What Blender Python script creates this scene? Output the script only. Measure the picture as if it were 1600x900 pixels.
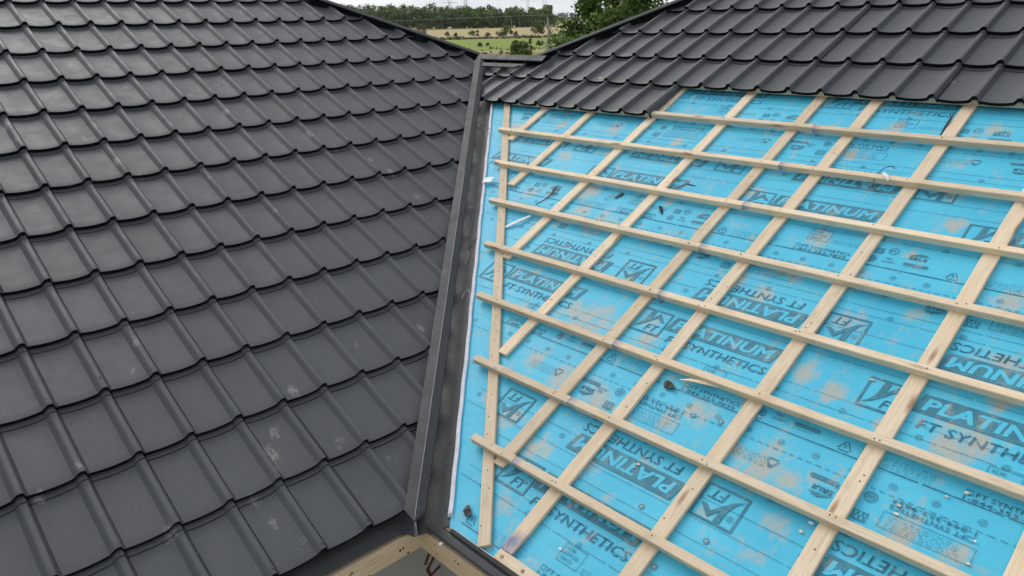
import bpy, bmesh, math, random
import numpy as np
from mathutils import Vector, Matrix, noise
R = math.radians
random.seed(7); rng = np.random.default_rng(7)
for o in list(bpy.data.objects): bpy.data.objects.remove(o)
S = bpy.context.scene
COL = S.collection

# ------------------------------------------------------------------ camera
CAM = Vector((0.5216, -2.5833, 1.8264)); YAW, PIT, ROL, F = -0.0419, -0.3413, -0.0230, 1184.76
fw = Vector((math.sin(YAW)*math.cos(PIT), math.cos(YAW)*math.cos(PIT), math.sin(PIT)))
r0 = Vector((math.cos(YAW), -math.sin(YAW), 0)); u0 = r0.cross(fw)
r2 = r0*math.cos(ROL)+u0*math.sin(ROL); u2 = -r0*math.sin(ROL)+u0*math.cos(ROL)
cd = bpy.data.cameras.new('camera'); cam = bpy.data.objects.new('camera', cd); COL.objects.link(cam)
m = Matrix.Identity(4)
for i in range(3):
    m[i][0] = r2[i]; m[i][1] = u2[i]; m[i][2] = -fw[i]; m[i][3] = CAM[i]
cam.matrix_world = m
cd.sensor_width = 36; cd.lens = F/1600*36; cd.clip_start = 0.05; cd.clip_end = 30000
S.camera = cam

# ------------------------------------------------------------------ sky and sun
SUN_EL, SUN_AZ = R(37), R(-40)          # azimuth from +Y, clockwise
W = bpy.data.worlds.new('World'); S.world = W; W.use_nodes = True
nt = W.node_tree; nt.nodes.clear()
out = nt.nodes.new('ShaderNodeOutputWorld'); bg = nt.nodes.new('ShaderNodeBackground')
sky = nt.nodes.new('ShaderNodeTexSky'); sky.sky_type = 'NISHITA'; sky.sun_disc = False
sky.sun_elevation = SUN_EL; sky.sun_rotation = SUN_AZ; sky.dust_density = 2.0
tc = nt.nodes.new('ShaderNodeTexCoord'); mp = nt.nodes.new('ShaderNodeMapping'); mp.inputs['Scale'].default_value = (1.2, 1.2, 9)
nz = nt.nodes.new('ShaderNodeTexNoise'); nz.inputs['Scale'].default_value = 2.2; nz.inputs['Detail'].default_value = 6; nz.inputs['Roughness'].default_value = .55
rp = nt.nodes.new('ShaderNodeValToRGB')
rp.color_ramp.elements[0].position = .32; rp.color_ramp.elements[0].color = (6.0, 6.4, 7.1, 1)
rp.color_ramp.elements[1].position = .62; rp.color_ramp.elements[1].color = (9.6, 9.8, 10.0, 1)
mx = nt.nodes.new('ShaderNodeMixRGB'); mx.inputs[0].default_value = .86
nt.links.new(tc.outputs['Generated'], mp.inputs[0]); nt.links.new(mp.outputs[0], nz.inputs[0]); nt.links.new(nz.outputs[0], rp.inputs[0])
dp = nt.nodes.new('ShaderNodeVectorMath'); dp.operation = 'DOT_PRODUCT'; dp.inputs[1].default_value = (-.35, .9, .25)
mr = nt.nodes.new('ShaderNodeMapRange'); mr.inputs[1].default_value = -1; mr.inputs[2].default_value = 1; mr.inputs[3].default_value = .70; mr.inputs[4].default_value = 1.10
vs_ = nt.nodes.new('ShaderNodeVectorMath'); vs_.operation = 'SCALE'
nt.links.new(tc.outputs['Generated'], dp.inputs[0]); nt.links.new(dp.outputs['Value'], mr.inputs[0]); nt.links.new(rp.outputs[0], vs_.inputs[0]); nt.links.new(mr.outputs[0], vs_.inputs['Scale'])
nt.links.new(sky.outputs[0], mx.inputs[1]); nt.links.new(vs_.outputs[0], mx.inputs[2]); nt.links.new(mx.outputs[0], bg.inputs[0])
bg.inputs[1].default_value = .09; nt.links.new(bg.outputs[0], out.inputs[0])
sl = bpy.data.lights.new('sun', 'SUN'); sl.energy = 1.5; sl.angle = R(34); sl.color = (1, .96, .9)
so = bpy.data.objects.new('sun', sl); COL.objects.link(so)
sd = Vector((math.sin(SUN_AZ)*math.cos(SUN_EL), math.cos(SUN_AZ)*math.cos(SUN_EL), math.sin(SUN_EL)))
so.rotation_euler = sd.to_track_quat('Z', 'Y').to_euler()
S.view_settings.view_transform = 'Standard'; S.view_settings.look = 'None'; S.view_settings.gamma = 1
S.view_settings.exposure = 0.34

# ------------------------------------------------------------------ roof frames
A = math.atan(.5); q = 2**-.5; CA, SA = math.cos(A), math.sin(A)
def basis(side):
    g = 1 if side == 'R' else -1
    return (Vector((q, -q*g, 0)), Vector((g*q*CA, q*CA, SA)), Vector((-g*q*SA, -q*SA, CA)))
def frame(side):
    E, U, N = basis(side); m = Matrix.Identity(4)
    # right-handed local axes: (v, u, h)
    for i in range(3): m[i][0] = E[i]; m[i][1] = U[i]; m[i][2] = N[i]
    return m
FR = {'R': frame('R'), 'L': frame('L')}
def P(side, v, u, h=0):
    E, U, N = basis(side); return E*v+U*u+N*h
def pix(px, py, dist):
    "a point on the ray of a photograph pixel (1600 wide), dist metres ahead in y"
    d = fw+r2*((px-800)/F)-u2*((py-450)/F); return CAM+d*(dist/d.y)

# ------------------------------------------------------------------ materials
def newmat(name):
    m = bpy.data.materials.new(name); m.use_nodes = True
    return m, m.node_tree, m.node_tree.nodes['Principled BSDF']
def N(nt, t, **kw):
    n = nt.nodes.new(t)
    for k, v in kw.items():
        if k in n.inputs: n.inputs[k].default_value = v
        else: setattr(n, k, v)
    return n
def ramp(nt, src, stops):
    r = nt.nodes.new('ShaderNodeValToRGB'); e = r.color_ramp.elements
    while len(e) < len(stops): e.new(.5)
    for i, (p_, c) in enumerate(stops):
        e[i].position = p_; e[i].color = (c, c, c, 1) if isinstance(c, (int, float)) else (*c, 1)
    nt.links.new(src, r.inputs[0]); return r.outputs[0]
def mixc(nt, fac, a, b, mode='MIX'):
    n = nt.nodes.new('ShaderNodeMixRGB'); n.blend_type = mode
    for i, s in enumerate((fac, a, b)):
        if hasattr(s, 'default_value') or hasattr(s, 'links'): nt.links.new(s, n.inputs[i])
        elif i == 0: n.inputs[0].default_value = s
        else: n.inputs[i].default_value = (*s, 1)
    return n.outputs[0]
def math_(nt, op, a, b=None):
    n = nt.nodes.new('ShaderNodeMath'); n.operation = op
    for i, s in enumerate((a, b)):
        if s is None: continue
        if isinstance(s, (int, float)): n.inputs[i].default_value = s
        else: nt.links.new(s, n.inputs[i])
    return n.outputs[0]
def objco(nt, scale=(1, 1, 1), rnd=True):
    t = nt.nodes.new('ShaderNodeTexCoord'); m_ = nt.nodes.new('ShaderNodeMapping'); m_.inputs['Scale'].default_value = scale
    src = t.outputs['Object']
    if rnd:
        oi = nt.nodes.new('ShaderNodeObjectInfo'); vm = nt.nodes.new('ShaderNodeVectorMath'); vm.operation = 'SCALE'; vm.inputs[0].default_value = (13, 7, 5)
        nt.links.new(oi.outputs['Random'], vm.inputs['Scale']); nt.links.new(vm.outputs[0], m_.inputs['Location'])
    nt.links.new(src, m_.inputs[0]); return m_.outputs[0]
def noisef(nt, co, scale, detail=4, rough=.55):
    n = N(nt, 'ShaderNodeTexNoise', Scale=scale, Detail=detail, Roughness=rough); nt.links.new(co, n.inputs['Vector']); return n.outputs[0]
def bump(nt, b, h, strength, dist=.002):
    n = nt.nodes.new('ShaderNodeBump'); n.inputs['Strength'].default_value = strength; n.inputs['Distance'].default_value = dist
    nt.links.new(h, n.inputs['Height']); nt.links.new(n.outputs[0], b.inputs['Normal'])
MAT = {}
def metal(name, base, rough=.42, scuff=True, speck=.5, spec=.5):
    m, nt, b = newmat(name)
    co = objco(nt, rnd=False)
    big = noisef(nt, co, 1.7, 4)
    c = mixc(nt, ramp(nt, big, [(.3, 0.0), (.7, 1.0)]), tuple(x*.9 for x in base), tuple(x*1.12 for x in base))
    fine = noisef(nt, co, 95, 3, .7)
    med = noisef(nt, co, 12, 5, .65)
    dust = math_(nt, 'MULTIPLY', ramp(nt, fine, [(.62, 0.0), (.72, 1.0)]), ramp(nt, med, [(.5, 0.0), (.68, speck)]))
    c = mixc(nt, dust, c, (.30, .29, .26))
    # faint dusty film with a shape of its own
    film = ramp(nt, noisef(nt, objco(nt, (1.2, .5, 1), False), 7, 8, .68), [(.56, 0.0), (.8, .14)])
    c = mixc(nt, film, c, (.2, .2, .2))
    if scuff:
        at = nt.nodes.new('ShaderNodeAttribute'); at.attribute_name = 'scuff'
        st = noisef(nt, objco(nt, (1, .5, 1), False), 150, 3, .8)
        blot = noisef(nt, objco(nt, (1, .6, 1), False), 26, 4, .65)
        s1 = math_(nt, 'ADD', math_(nt, 'MULTIPLY', at.outputs['Fac'], .34), math_(nt, 'MULTIPLY', st, .7))
        s1 = math_(nt, 'ADD', s1, math_(nt, 'MULTIPLY', blot, .5))
        k = ramp(nt, s1, [(.86, 0.0), (1.0, 1.0)])
        k = math_(nt, 'MULTIPLY', k, ramp(nt, at.outputs['Fac'], [(.05, 0.0), (.6, .6)]))
        c = mixc(nt, k, c, (.32, .31, .28))
    nt.links.new(c, b.inputs['Base Color'])
    rr = ramp(nt, med, [(.3, rough-.05), (.7, rough+.1)]); nt.links.new(rr, b.inputs['Roughness'])
    b.inputs['Specular IOR Level'].default_value = spec
    bump(nt, b, noisef(nt, co, 6, 2), .25, .003)
    MAT[name] = m; return m
metal('tile_metal', (.063, .068, .0745), .52, spec=.5)
metal('trim_metal', (.044, .047, .051), .6, False, .9, .3)
metal('gutter_metal', (.040, .042, .045), .5, False, .8)
metal('shade_seam_black', (.006, .007, .008), .8, False, 0, .1)  # step and cap shade put into a near-black colour, also open seams
def wood(name, c0, c1, grain=(1.2, 26, 26), paint=True):
    m, nt, b = newmat(name)
    co = objco(nt, grain)
    g = noisef(nt, co, 2.6, 6, .6); g2 = noisef(nt, objco(nt, (3, 90, 90)), 3, 3, .6)
    c = mixc(nt, ramp(nt, g, [(.3, 0.0), (.72, 1.0)]), c0, c1)
    c = mixc(nt, ramp(nt, g2, [(.42, 0.0), (.72, .55)]), c, tuple(x*.68 for x in c1))
    c = mixc(nt, ramp(nt, noisef(nt, objco(nt, (.8, 3, 3)), 1.6, 4), [(.45, 0.0), (.7, .5)]), c, (c0[0]*.92, c0[1]*.78, c0[2]*.62))
    oi = nt.nodes.new('ShaderNodeObjectInfo')
    hv = nt.nodes.new('ShaderNodeHueSaturation'); hv.inputs['Saturation'].default_value = .92
    nt.links.new(ramp(nt, oi.outputs['Random'], [(0, .80), (1, 1.08)]), hv.inputs['Value']); nt.links.new(c, hv.inputs['Color']); c = hv.outputs[0]
    # knots
    vo = N(nt, 'ShaderNodeTexVoronoi', Scale=1.0); nt.links.new(objco(nt, (2.6, 11, 11)), vo.inputs['Vector'])
    kn = ramp(nt, vo.outputs['Distance'], [(.05, 1.0), (.15, 0.0)])
    c = mixc(nt, math_(nt, 'MULTIPLY', kn, .75), c, (.26, .12, .05))
    fl = ramp(nt, noisef(nt, objco(nt, (9, 60, 60)), 3.0, 4, .75), [(.62, 0.0), (.72, .55)])
    c = mixc(nt, fl, c, (.30, .19, .10))
    # weathered blotches and saw dirt
    bl = ramp(nt, noisef(nt, objco(nt, (3, 9, 9)), 2.2, 5, .6), [(.52, 0.0), (.72, .5)])
    c = mixc(nt, bl, c, tuple(x*.62 for x in c1))
    if paint:
        at = nt.nodes.new('ShaderNodeAttribute'); at.attribute_name = 'paint'
        pm = math_(nt, 'MULTIPLY', at.outputs['Fac'], ramp(nt, noisef(nt, objco(nt, (20, 40, 40)), 1, 4, .7), [(.3, .35), (.6, 1.0)]))
        c = mixc(nt, math_(nt, 'MULTIPLY', pm, .8), c, (.12, .16, .34))
    nt.links.new(c, b.inputs['Base Color']); b.inputs['Roughness'].default_value = .75; b.inputs['Specular IOR Level'].default_value = .25
    bump(nt, b, g2, .35, .0015)
    MAT[name] = m; return m
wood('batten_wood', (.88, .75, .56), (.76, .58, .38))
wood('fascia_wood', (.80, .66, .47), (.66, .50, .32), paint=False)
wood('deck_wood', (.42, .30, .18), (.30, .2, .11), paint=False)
def wrinkle(nt, b, strength=.8):
    co = objco(nt, rnd=False)
    big = noisef(nt, objco(nt, (1, 2.2, 1), False), 3.2, 2, .5)
    cr = N(nt, 'ShaderNodeTexNoise', Scale=4.5, Detail=3.0, Distortion=1.2); nt.links.new(objco(nt, (1, 3.0, 1), False), cr.inputs['Vector'])
    fold = math_(nt, 'ABSOLUTE', math_(nt, 'SUBTRACT', cr.outputs[0], .5))
    fold = ramp(nt, fold, [(0, 1.0), (.035, 0.0)])
    st = noisef(nt, objco(nt, (2.2, 60, 1), False), 1.6, 5, .65)
    h_ = math_(nt, 'ADD', math_(nt, 'MULTIPLY', big, 4.0), math_(nt, 'MULTIPLY', st, .22))
    bump(nt, b, h_, strength, .004)
def membrane():
    m, nt, b = newmat('membrane_blue')
    co = objco(nt, rnd=False)
    c = mixc(nt, ramp(nt, noisef(nt, co, 2.3, 4), [(.3, 0.0), (.7, 1.0)]), (.060, .455, .665), (.085, .525, .72))
    # creases and scuffs of the woven film, running along the roll
    st = noisef(nt, objco(nt, (2.2, 60, 1), False), 1.6, 5, .65)
    gate = ramp(nt, noisef(nt, objco(nt, (1.1, 2.2, 1), False), 2.0, 3), [(.5, 0.0), (.62, 1.0)])
    c = mixc(nt, math_(nt, 'MULTIPLY', ramp(nt, st, [(.55, 0.0), (.72, .26)]), gate), c, (.02, .2, .34))
    at = nt.nodes.new('ShaderNodeAttribute'); at.attribute_name = 'dirt'
    n1 = noisef(nt, objco(nt, (1.3, .8, 1), False), 30, 8, .78); n2 = noisef(nt, objco(nt, (1.6, .8, 1), False), 9, 5, .65)
    s_ = math_(nt, 'ADD', math_(nt, 'MULTIPLY', at.outputs['Fac'], .25), math_(nt, 'ADD', math_(nt, 'MULTIPLY', n1, .62), math_(nt, 'MULTIPLY', n2, .75)))
    k = ramp(nt, s_, [(.73, 0.0), (.95, .9)])
    wv = N(nt, 'ShaderNodeTexWave', Scale=60.0, Distortion=1.5); wv.bands_direction = 'Y'; nt.links.new(co, wv.inputs['Vector'])
    k = math_(nt, 'MULTIPLY', k, ramp(nt, wv.outputs['Fac'], [(0, .65), (1, 1.0)]))
    c = mixc(nt, k, c, (.50, .41, .29))
    nt.links.new(c, b.inputs['Base Color']); b.inputs['Roughness'].default_value = .55; b.inputs['Specular IOR Level'].default_value = .35
    wrinkle(nt, b)
    MAT['membrane'] = m
membrane()
def sand(nt, c):
    n1 = noisef(nt, objco(nt, (1.3, .8, 1), False), 30, 8, .78); n2 = noisef(nt, objco(nt, (1.6, .8, 1), False), 9, 5, .65)
    s_ = math_(nt, 'ADD', math_(nt, 'MULTIPLY', n1, .62), math_(nt, 'MULTIPLY', n2, .75))
    return mixc(nt, ramp(nt, s_, [(.73, 0.0), (.90, .7)]), c, (.50, .41, .29))
def ink():
    m, nt, b = newmat('dark_print_ink')
    co = objco(nt, rnd=False)
    rot = nt.nodes.new('ShaderNodeMapping'); rot.inputs['Rotation'].default_value = (0, 0, R(45)); nt.links.new(co, rot.inputs[0])
    ck = N(nt, 'ShaderNodeTexChecker', Scale=230.0); nt.links.new(rot.outputs[0], ck.inputs['Vector'])
    wear = ramp(nt, noisef(nt, co, 17, 5, .7), [(.42, 0.0), (.7, .55)])
    c = mixc(nt, ck.outputs['Fac'], (.026, .105, .15), (.06, .27, .38))
    c = mixc(nt, wear, c, (.12, .36, .46))
    c = sand(nt, c)
    nt.links.new(c, b.inputs['Base Color']); b.inputs['Roughness'].default_value = .6; b.inputs['Specular IOR Level'].default_value = .3
    wrinkle(nt, b); MAT['ink'] = m
    m, nt, b = newmat('print_ink_thin'); co = objco(nt, rnd=False)
    c = mixc(nt, ramp(nt, noisef(nt, co, 40, 4, .7), [(.4, 0.0), (.75, .75)]), (.018, .10, .16), (.09, .40, .58))
    c = sand(nt, c)
    nt.links.new(c, b.inputs['Base Color']); b.inputs['Roughness'].default_value = .6; b.inputs['Specular IOR Level'].default_value = .3
    wrinkle(nt, b); MAT['ink_thin'] = m
ink()
def plain(name, col, rough=.6, var=.2, spec=.4, met=0, scale=30):
    m, nt, b = newmat(name); co = objco(nt)
    c = mixc(nt, ramp(nt, noisef(nt, co, scale, 4), [(.3, 0.0), (.7, 1.0)]), tuple(x*(1-var) for x in col), tuple(min(1, x*(1+var)) for x in col))
    nt.links.new(c, b.inputs['Base Color']); b.inputs['Roughness'].default_value = rough; b.inputs['Specular IOR Level'].default_value = spec; b.inputs['Metallic'].default_value = met
    MAT[name] = m; return m
plain('white_foam', (.68, .69, .76), .55, .12)
plain('nail_steel', (.10, .09, .08), .5, .3)
plain('rust_hole', (.05, .035, .025), .8, .3)
plain('cap_plastic', (.13, .26, .33), .6, .15, .15)
plain('black_rubber', (.018, .02, .022), .6, .3)
plain('white_card', (.78, .79, .82), .6, .05)
plain('concrete', (.78, .79, .80), .85, .12, scale=3)
plain('red_paint', (.17, .05, .04), .8, .25)
plain('house_wrap', (.46, .47, .48), .6, .08, scale=2)
plain('galvanised', (.50, .52, .54), .5, .1)
plain('cable', (.42, .42, .42), .5, .1)
plain('bark', (.13, .10, .075), .9, .3, scale=3)
plain('pale_bark', (.33, .31, .27), .9, .25, scale=4)
def leafmat(name, a, b_, sc=.35, trans=.25):
    m, nt, b = newmat(name)
    g = nt.nodes.new('ShaderNodeNewGeometry'); n = noisef(nt, g.outputs['Position'], sc, 3)
    wn = nt.nodes.new('ShaderNodeAttribute'); wn.attribute_name = 'tint'
    c = mixc(nt, ramp(nt, n, [(.35, 0.0), (.65, 1.0)]), a, b_)
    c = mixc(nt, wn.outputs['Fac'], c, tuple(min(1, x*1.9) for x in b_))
    nt.links.new(c, b.inputs['Base Color']); b.inputs['Roughness'].default_value = .55; b.inputs['Specular IOR Level'].default_value = .3
    tr = nt.nodes.new('ShaderNodeBsdfTranslucent'); nt.links.new(c, tr.inputs[0])
    ms = nt.nodes.new('ShaderNodeMixShader'); ms.inputs[0].default_value = trans
    o = nt.nodes['Material Output']; nt.links.new(b.outputs[0], ms.inputs[1]); nt.links.new(tr.outputs[0], ms.inputs[2]); nt.links.new(ms.outputs[0], o.inputs[0])
    MAT[name] = m
leafmat('leaf_near', (.060, .105, .022), (.11, .17, .040), 1.2)
leafmat('leaf_forest', (.045, .088, .022), (.100, .145, .038), .09, .15)
leafmat('leaf_far_hazed', (.055, .085, .075), (.075, .105, .09), .03, .1)  # bluish tone paints distance haze into the leaf colour
leafmat('leaf_bush', (.060, .10, .025), (.11, .15, .04), .5)
leafmat('leaf_brown', (.075, .075, .035), (.12, .10, .055), .5)

# ------------------------------------------------------------------ object helpers
def tag(o, label=None, cat=None, group=None, kind=None):
    if label: o['label'] = label
    if cat: o['category'] = cat
    if group: o['group'] = group
    if kind: o['kind'] = kind
    return o
def empty(name, loc=(0, 0, 0), mw=None):
    o = bpy.data.objects.new(name, None); COL.objects.link(o); o.empty_display_size = .1
    if mw is not None: o.matrix_world = mw
    else: o.location = loc
    return o
def link(name, me, parent=None, mw=None):
    o = bpy.data.objects.new(name, me); COL.objects.link(o)
    if parent is not None: o.parent = parent
    if mw is not None: o.matrix_local = mw if parent is not None else mw
    return o
class MB:
    def __init__(s): s.v = []; s.f = []; s.m = []
    def quad(s, pts, mi=0):
        n = len(s.v); s.v += [tuple(p) for p in pts]; s.f.append(tuple(range(n, n+len(pts)))); s.m.append(mi)
    def box(s, a, b, mi=0):
        (x0, y0, z0), (x1, y1, z1) = a, b
        x0, x1 = min(x0, x1), max(x0, x1); y0, y1 = min(y0, y1), max(y0, y1); z0, z1 = min(z0, z1), max(z0, z1)
        n = len(s.v); s.v += [(x0, y0, z0), (x1, y0, z0), (x1, y1, z0), (x0, y1, z0), (x0, y0, z1), (x1, y0, z1), (x1, y1, z1), (x0, y1, z1)]
        for f in ((3, 2, 1, 0), (4, 5, 6, 7), (0, 1, 5, 4), (1, 2, 6, 5), (2, 3, 7, 6), (3, 0, 4, 7)):
            s.f.append(tuple(n+i for i in f)); s.m.append(mi)
    def prism(s, poly, z0, z1, mi=0):
        "flat polygon in xy given thickness"
        n = len(s.v); k = len(poly)
        s.v += [(x, y, z0) for x, y in poly]+[(x, y, z1) for x, y in poly]
        s.f.append(tuple(n+i for i in reversed(range(k)))); s.m.append(mi)
        s.f.append(tuple(n+k+i for i in range(k))); s.m.append(mi)
        for i in range(k):
            j = (i+1) % k; s.f.append((n+i, n+j, n+k+j, n+k+i)); s.m.append(mi)
    def loft(s, secs, closed=True, caps=True, mi=0):
        n = len(s.v); k = len(secs[0])
        for c in secs: s.v += [tuple(p) for p in c]
        for a in range(len(secs)-1):
            for i in range(k if closed else k-1):
                j = (i+1) % k; s.f.append((n+a*k+i, n+a*k+j, n+(a+1)*k+j, n+(a+1)*k+i)); s.m.append(mi)
        if caps and closed:
            s.f.append(tuple(n+i for i in reversed(range(k)))); s.m.append(mi)
            s.f.append(tuple(n+(len(secs)-1)*k+i for i in range(k))); s.m.append(mi)
    def tube(s, pts, rad, k=6, mi=0, flat=None):
        secs = []
        pts = [Vector(p) for p in pts]
        for i, p in enumerate(pts):
            d = (pts[min(i+1, len(pts)-1)]-pts[max(i-1, 0)]).normalized()
            a = d.cross(Vector((0, 0, 1)));
            if a.length < .01: a = d.cross(Vector((1, 0, 0)))
            a.normalize(); b = a.cross(d).normalized()
            r = rad[i] if isinstance(rad, (list, tuple)) else rad
            fl = flat if flat else 1
            secs.append([p+a*math.cos(t*2*math.pi/k)*r+b*math.sin(t*2*math.pi/k)*r*fl for t in range(k)])
        s.loft(secs, mi=mi)
    def mesh(s, name, mats, smooth=False, fix=True):
        me = bpy.data.meshes.new(name); me.from_pydata(s.v, [], s.f)
        for mm in mats: me.materials.append(MAT[mm])
        me.polygons.foreach_set('material_index', s.m)
        if fix:
            bm = bmesh.new(); bm.from_mesh(me); bmesh.ops.recalc_face_normals(bm, faces=bm.faces[:]); bm.to_mesh(me); bm.free()
        if smooth:
            me.polygons.foreach_set('use_smooth', [True]*len(me.polygons)); me.set_sharp_from_angle(angle=R(35))
        me.update(); return me
    def build(s, name, mats, parent=None, mw=None, smooth=False, fix=True):
        return link(name, s.mesh(name, mats, smooth, fix), parent, mw)
def bevel(o, w=.002, seg=1):
    b = o.modifiers.new('bevel', 'BEVEL'); b.width = w; b.segments = seg; b.limit_method = 'ANGLE'; b.angle_limit = R(40)

# ------------------------------------------------------------------ metal tile roofs
STEP, MOD = .35, .19787
PROF = [(0, 0), (.03, -.0004), (.045, -.002), (.058, -.007), (.082, -.0235), (.096, -.0272), (.104, -.0308), (.112, -.0308), (.120, -.0268), (.2, -.0294), (.3, -.0320), (.42, -.0335), (.55, -.0334), (.68, -.0312), (.78, -.0280), (.857, -.0232), (.925, -.006), (.945, -.0018), (.965, -.0003)]
TILT = .025
def tile_mesh(name, v_phase, v0, v1, u_base, rows, clips, scuffs, vlimit={}, seams=()):
    """metal tile sheet in local (v,u,h); a scalloped ridge-and-pan profile with a step every course"""
    bm = bmesh.new(); mats = [MAT['tile_metal'], MAT['shade_seam_black']]
    j0 = math.floor((v0-v_phase)/MOD); j1 = math.ceil((v1-v_phase)/MOD)
    for k in rows:
        ub = u_base+k*STEP
        lo, hi = vlimit.get(k, (None, None))
        vs = []
        for j in range(j0, j1):
            for t, h in PROF: vs.append((v_phase+(j+t)*MOD, h))
        vs.append((v_phase+j1*MOD, 0))
        if lo is not None: vs = [x for x in vs if x[0] > lo]
        if hi is not None:
            vs = [x for x in vs if x[0] < hi]+[(hi+.004, -.012), (hi+.012, -.040)]
        us = []   # (u, extra h, material of the band that ends here)
        ov = .016
        us.append((ov, -.0285, 1)); us.append((.003, -.0205, 1)); us.append((-.001, -.017, 1)); us.append((-.003, -.0050, 1)); us.append((-.0018, -.0008, 1)); us.append((.003, 0, 0))  # lip bands take the black that paints the step's shade
        n = 9
        for i in range(1, n): us.append((.003+(STEP-.032-.003)*i/n, None, 0))
        us += [(STEP-.030, None, 0), (STEP-.0275, 'g', 0), (STEP-.0255, 'g', 0), (STEP-.023, 'l', 0), (STEP-.004, 'l', 0), (STEP+ov+.006, 'l', 0)]
        grid = []
        wob = random.uniform(-1, 1)
        for (du, eh, mi) in us:
            row = []
            for (v, h) in vs:
                if eh is None: hh = h-TILT*du/STEP
                elif eh == 'g': hh = h-TILT*du/STEP-.0042
                elif eh == 'l': hh = h*.97-TILT*du/STEP+.0026
                else: hh = h+eh-(TILT*du/STEP if du > 0 and eh == 0 else 0)
                uu = ub+du
                w = noise.noise(Vector((v*2.2, uu*1.4, k*3.1)))*.0016
                row.append(bm.verts.new((v, uu+noise.noise(Vector((v*1.3, k*9.7, 2)))*.0015, hh+w)))
            grid.append(row)
        for a in range(len(grid)-1):
            for b in range(len(vs)-1):
                f = bm.faces.new((grid[a][b], grid[a][b+1], grid[a+1][b+1], grid[a+1][b]))
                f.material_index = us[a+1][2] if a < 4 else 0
    for (co, no) in clips:
        bmesh.ops.bisect_plane(bm, geom=bm.verts[:]+bm.edges[:]+bm.faces[:], plane_co=co, plane_no=no, clear_outer=True)
    # open seam beside a ridge where two sheets lap
    for (sv, k) in seams:
        ub = u_base+k*STEP
        mb = []
        a0 = v_phase+sv*MOD+.0245
        c = [bm.verts.new(x) for x in ((a0, ub, -.0235), (a0+.0035, ub, -.0255), (a0+.0035, ub+STEP-.03, -.0265-.016), (a0, ub+STEP-.03, -.0245-.016))]
        f = bm.faces.new(c); f.material_index = 1
    me = bpy.data.meshes.new(name); bm.to_mesh(me); bm.free()
    for mm in mats: me.materials.append(mm)
    n = len(me.vertices); co = np.empty(n*3); me.vertices.foreach_get('co', co); co = co.reshape(-1, 3)
    s = np.zeros(n)
    for (v, u, r) in scuffs:
        d = np.sqrt(((co[:, 0]-v)/(r*.8))**2+((co[:, 1]-u)/(r*1.25))**2); s = np.maximum(s, np.clip(1.35-d, 0, 1))
    at = me.attributes.new('scuff', 'FLOAT', 'POINT'); at.data.foreach_set('value', s.astype(np.float32))
    me.polygons.foreach_set('use_smooth', [True]*len(me.polygons)); me.set_sharp_from_angle(angle=R(28)); me.update()
    return me
def wplane(side, co, no):
    "a world-space clipping plane in the local frame of a roof side"
    Mi = FR[side].inverted(); return (Mi @ Vector(co), (Mi.to_3x3() @ Vector(no)).normalized())
YL, YR, UR = 4.335, 3.83, 3.395
scL = [(-0.62, 3.04, 0.05), (-0.62, 2.88, 0.04), (-0.21, 2.95, 0.05), (-0.3, 2.86, 0.04), (-0.02, 3.26, 0.04), (0.19, 3.05, 0.04), (0.19, 2.88, 0.03), (0.45, 3.22, 0.04), (0.57, 2.96, 0.05), (-0.22, 2.58, 0.05), (-0.15, 2.45, 0.04), (0.19, 2.44, 0.03), (0.17, 2.32, 0.03), (0.38, 1.94, 0.04), (0.97, 2.61, 0.06), (1.0, 2.55, 0.04), (1.07, 2.46, 0.04), (1.17, 2.5, 0.03), (1.22, 2.28, 0.05), (1.27, 2.11, 0.06), (1.29, 1.83, 0.05), (2.41, 2.95, 0.09), (-1.0, 0.73, 0.04), (-0.84, 0.33, 0.05), (-0.37, 0.49, 0.07), (-0.39, 0.41, 0.04), (-0.3, 0.58, 0.05), (-0.1, 0.41, 0.05), (-0.61, 1.26, 0.04), (-0.68, 1.11, 0.03), (0.45, 1.06, 0.03), (-1.15, 0.69, 0.04), (-0.5, 0.2, 0.04), (-0.45, 0.08, 0.03), (-0.14, 0.74, 0.05), (1.99, 3.94, 0.05), (2.23, 3.55, 0.05), (0.27, 0.87, 0.03), (-0.52, 0.33, 0.05), (0.05, 0.26, 0.03), (0.63, 0.84, 0.04)]
scR = [(-1.94, 2.96, .04), (-1.97, 3.03, .05), (-1.88, 3.6, .04), (-1.56, 3.55, .05), (-0.77, 3.79, .03), (-1.89, 3.19, .05), (-0.4, 3.79, .03), (0.77, 3.36, .03), (-1.52, 3.26, .04)]
me = tile_mesh('tile_covering', -.2125, -5.2, 3.9, 0.0, range(0, 17), [wplane('L', (-.02, 0, 0), (1, 0, 0)), wplane('L', (0, YL+.01, 0), (0, 1, 0))], scL, seams=[(0, 1), (0, 0), (-6, 2), (-6, 3), (7, 6), (7, 5), (-4, 5)])
left_roof = empty('metal_tile_roof', mw=FR['L'].copy())
tag(left_roof, 'broad dark grey pressed metal tile roof covering filling the left half, scuffed and dusty, ending at the valley cap', 'roof covering')
link('tile_covering', me, left_roof)
E_, U_, N_ = basis('R')
right_roof = empty('metal_tile_roof', mw=FR['R'].copy())
tag(right_roof, 'dark grey pressed metal tile covering on upper right, laid down only to the bare timber battens', 'roof covering')
me = tile_mesh('tile_covering', -.0518, -3.2, 5.6, 2.82, range(0, 2), [wplane('R', (.045, 0, 0), (-1, 0, 0)), (Vector((0, UR-.02, 0)), Vector((0, 1, 0)))], scR, vlimit={0: (None, -.0518-4*MOD+.014)}, seams=[(4, 1)])
link('tile_covering', me, right_roof)
me = tile_mesh('tile_covering', -.0518, -3.2, 5.6, 2.82, range(1, 9), [(Vector((0, UR-.02, 0)), Vector((0, -1, 0))), wplane('R', (0, YR+.01, 0), (0, 1, 0))], scR, seams=[(0, 2), (0, 3), (6, 3)])
link('tile_covering', me, right_roof)
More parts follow.
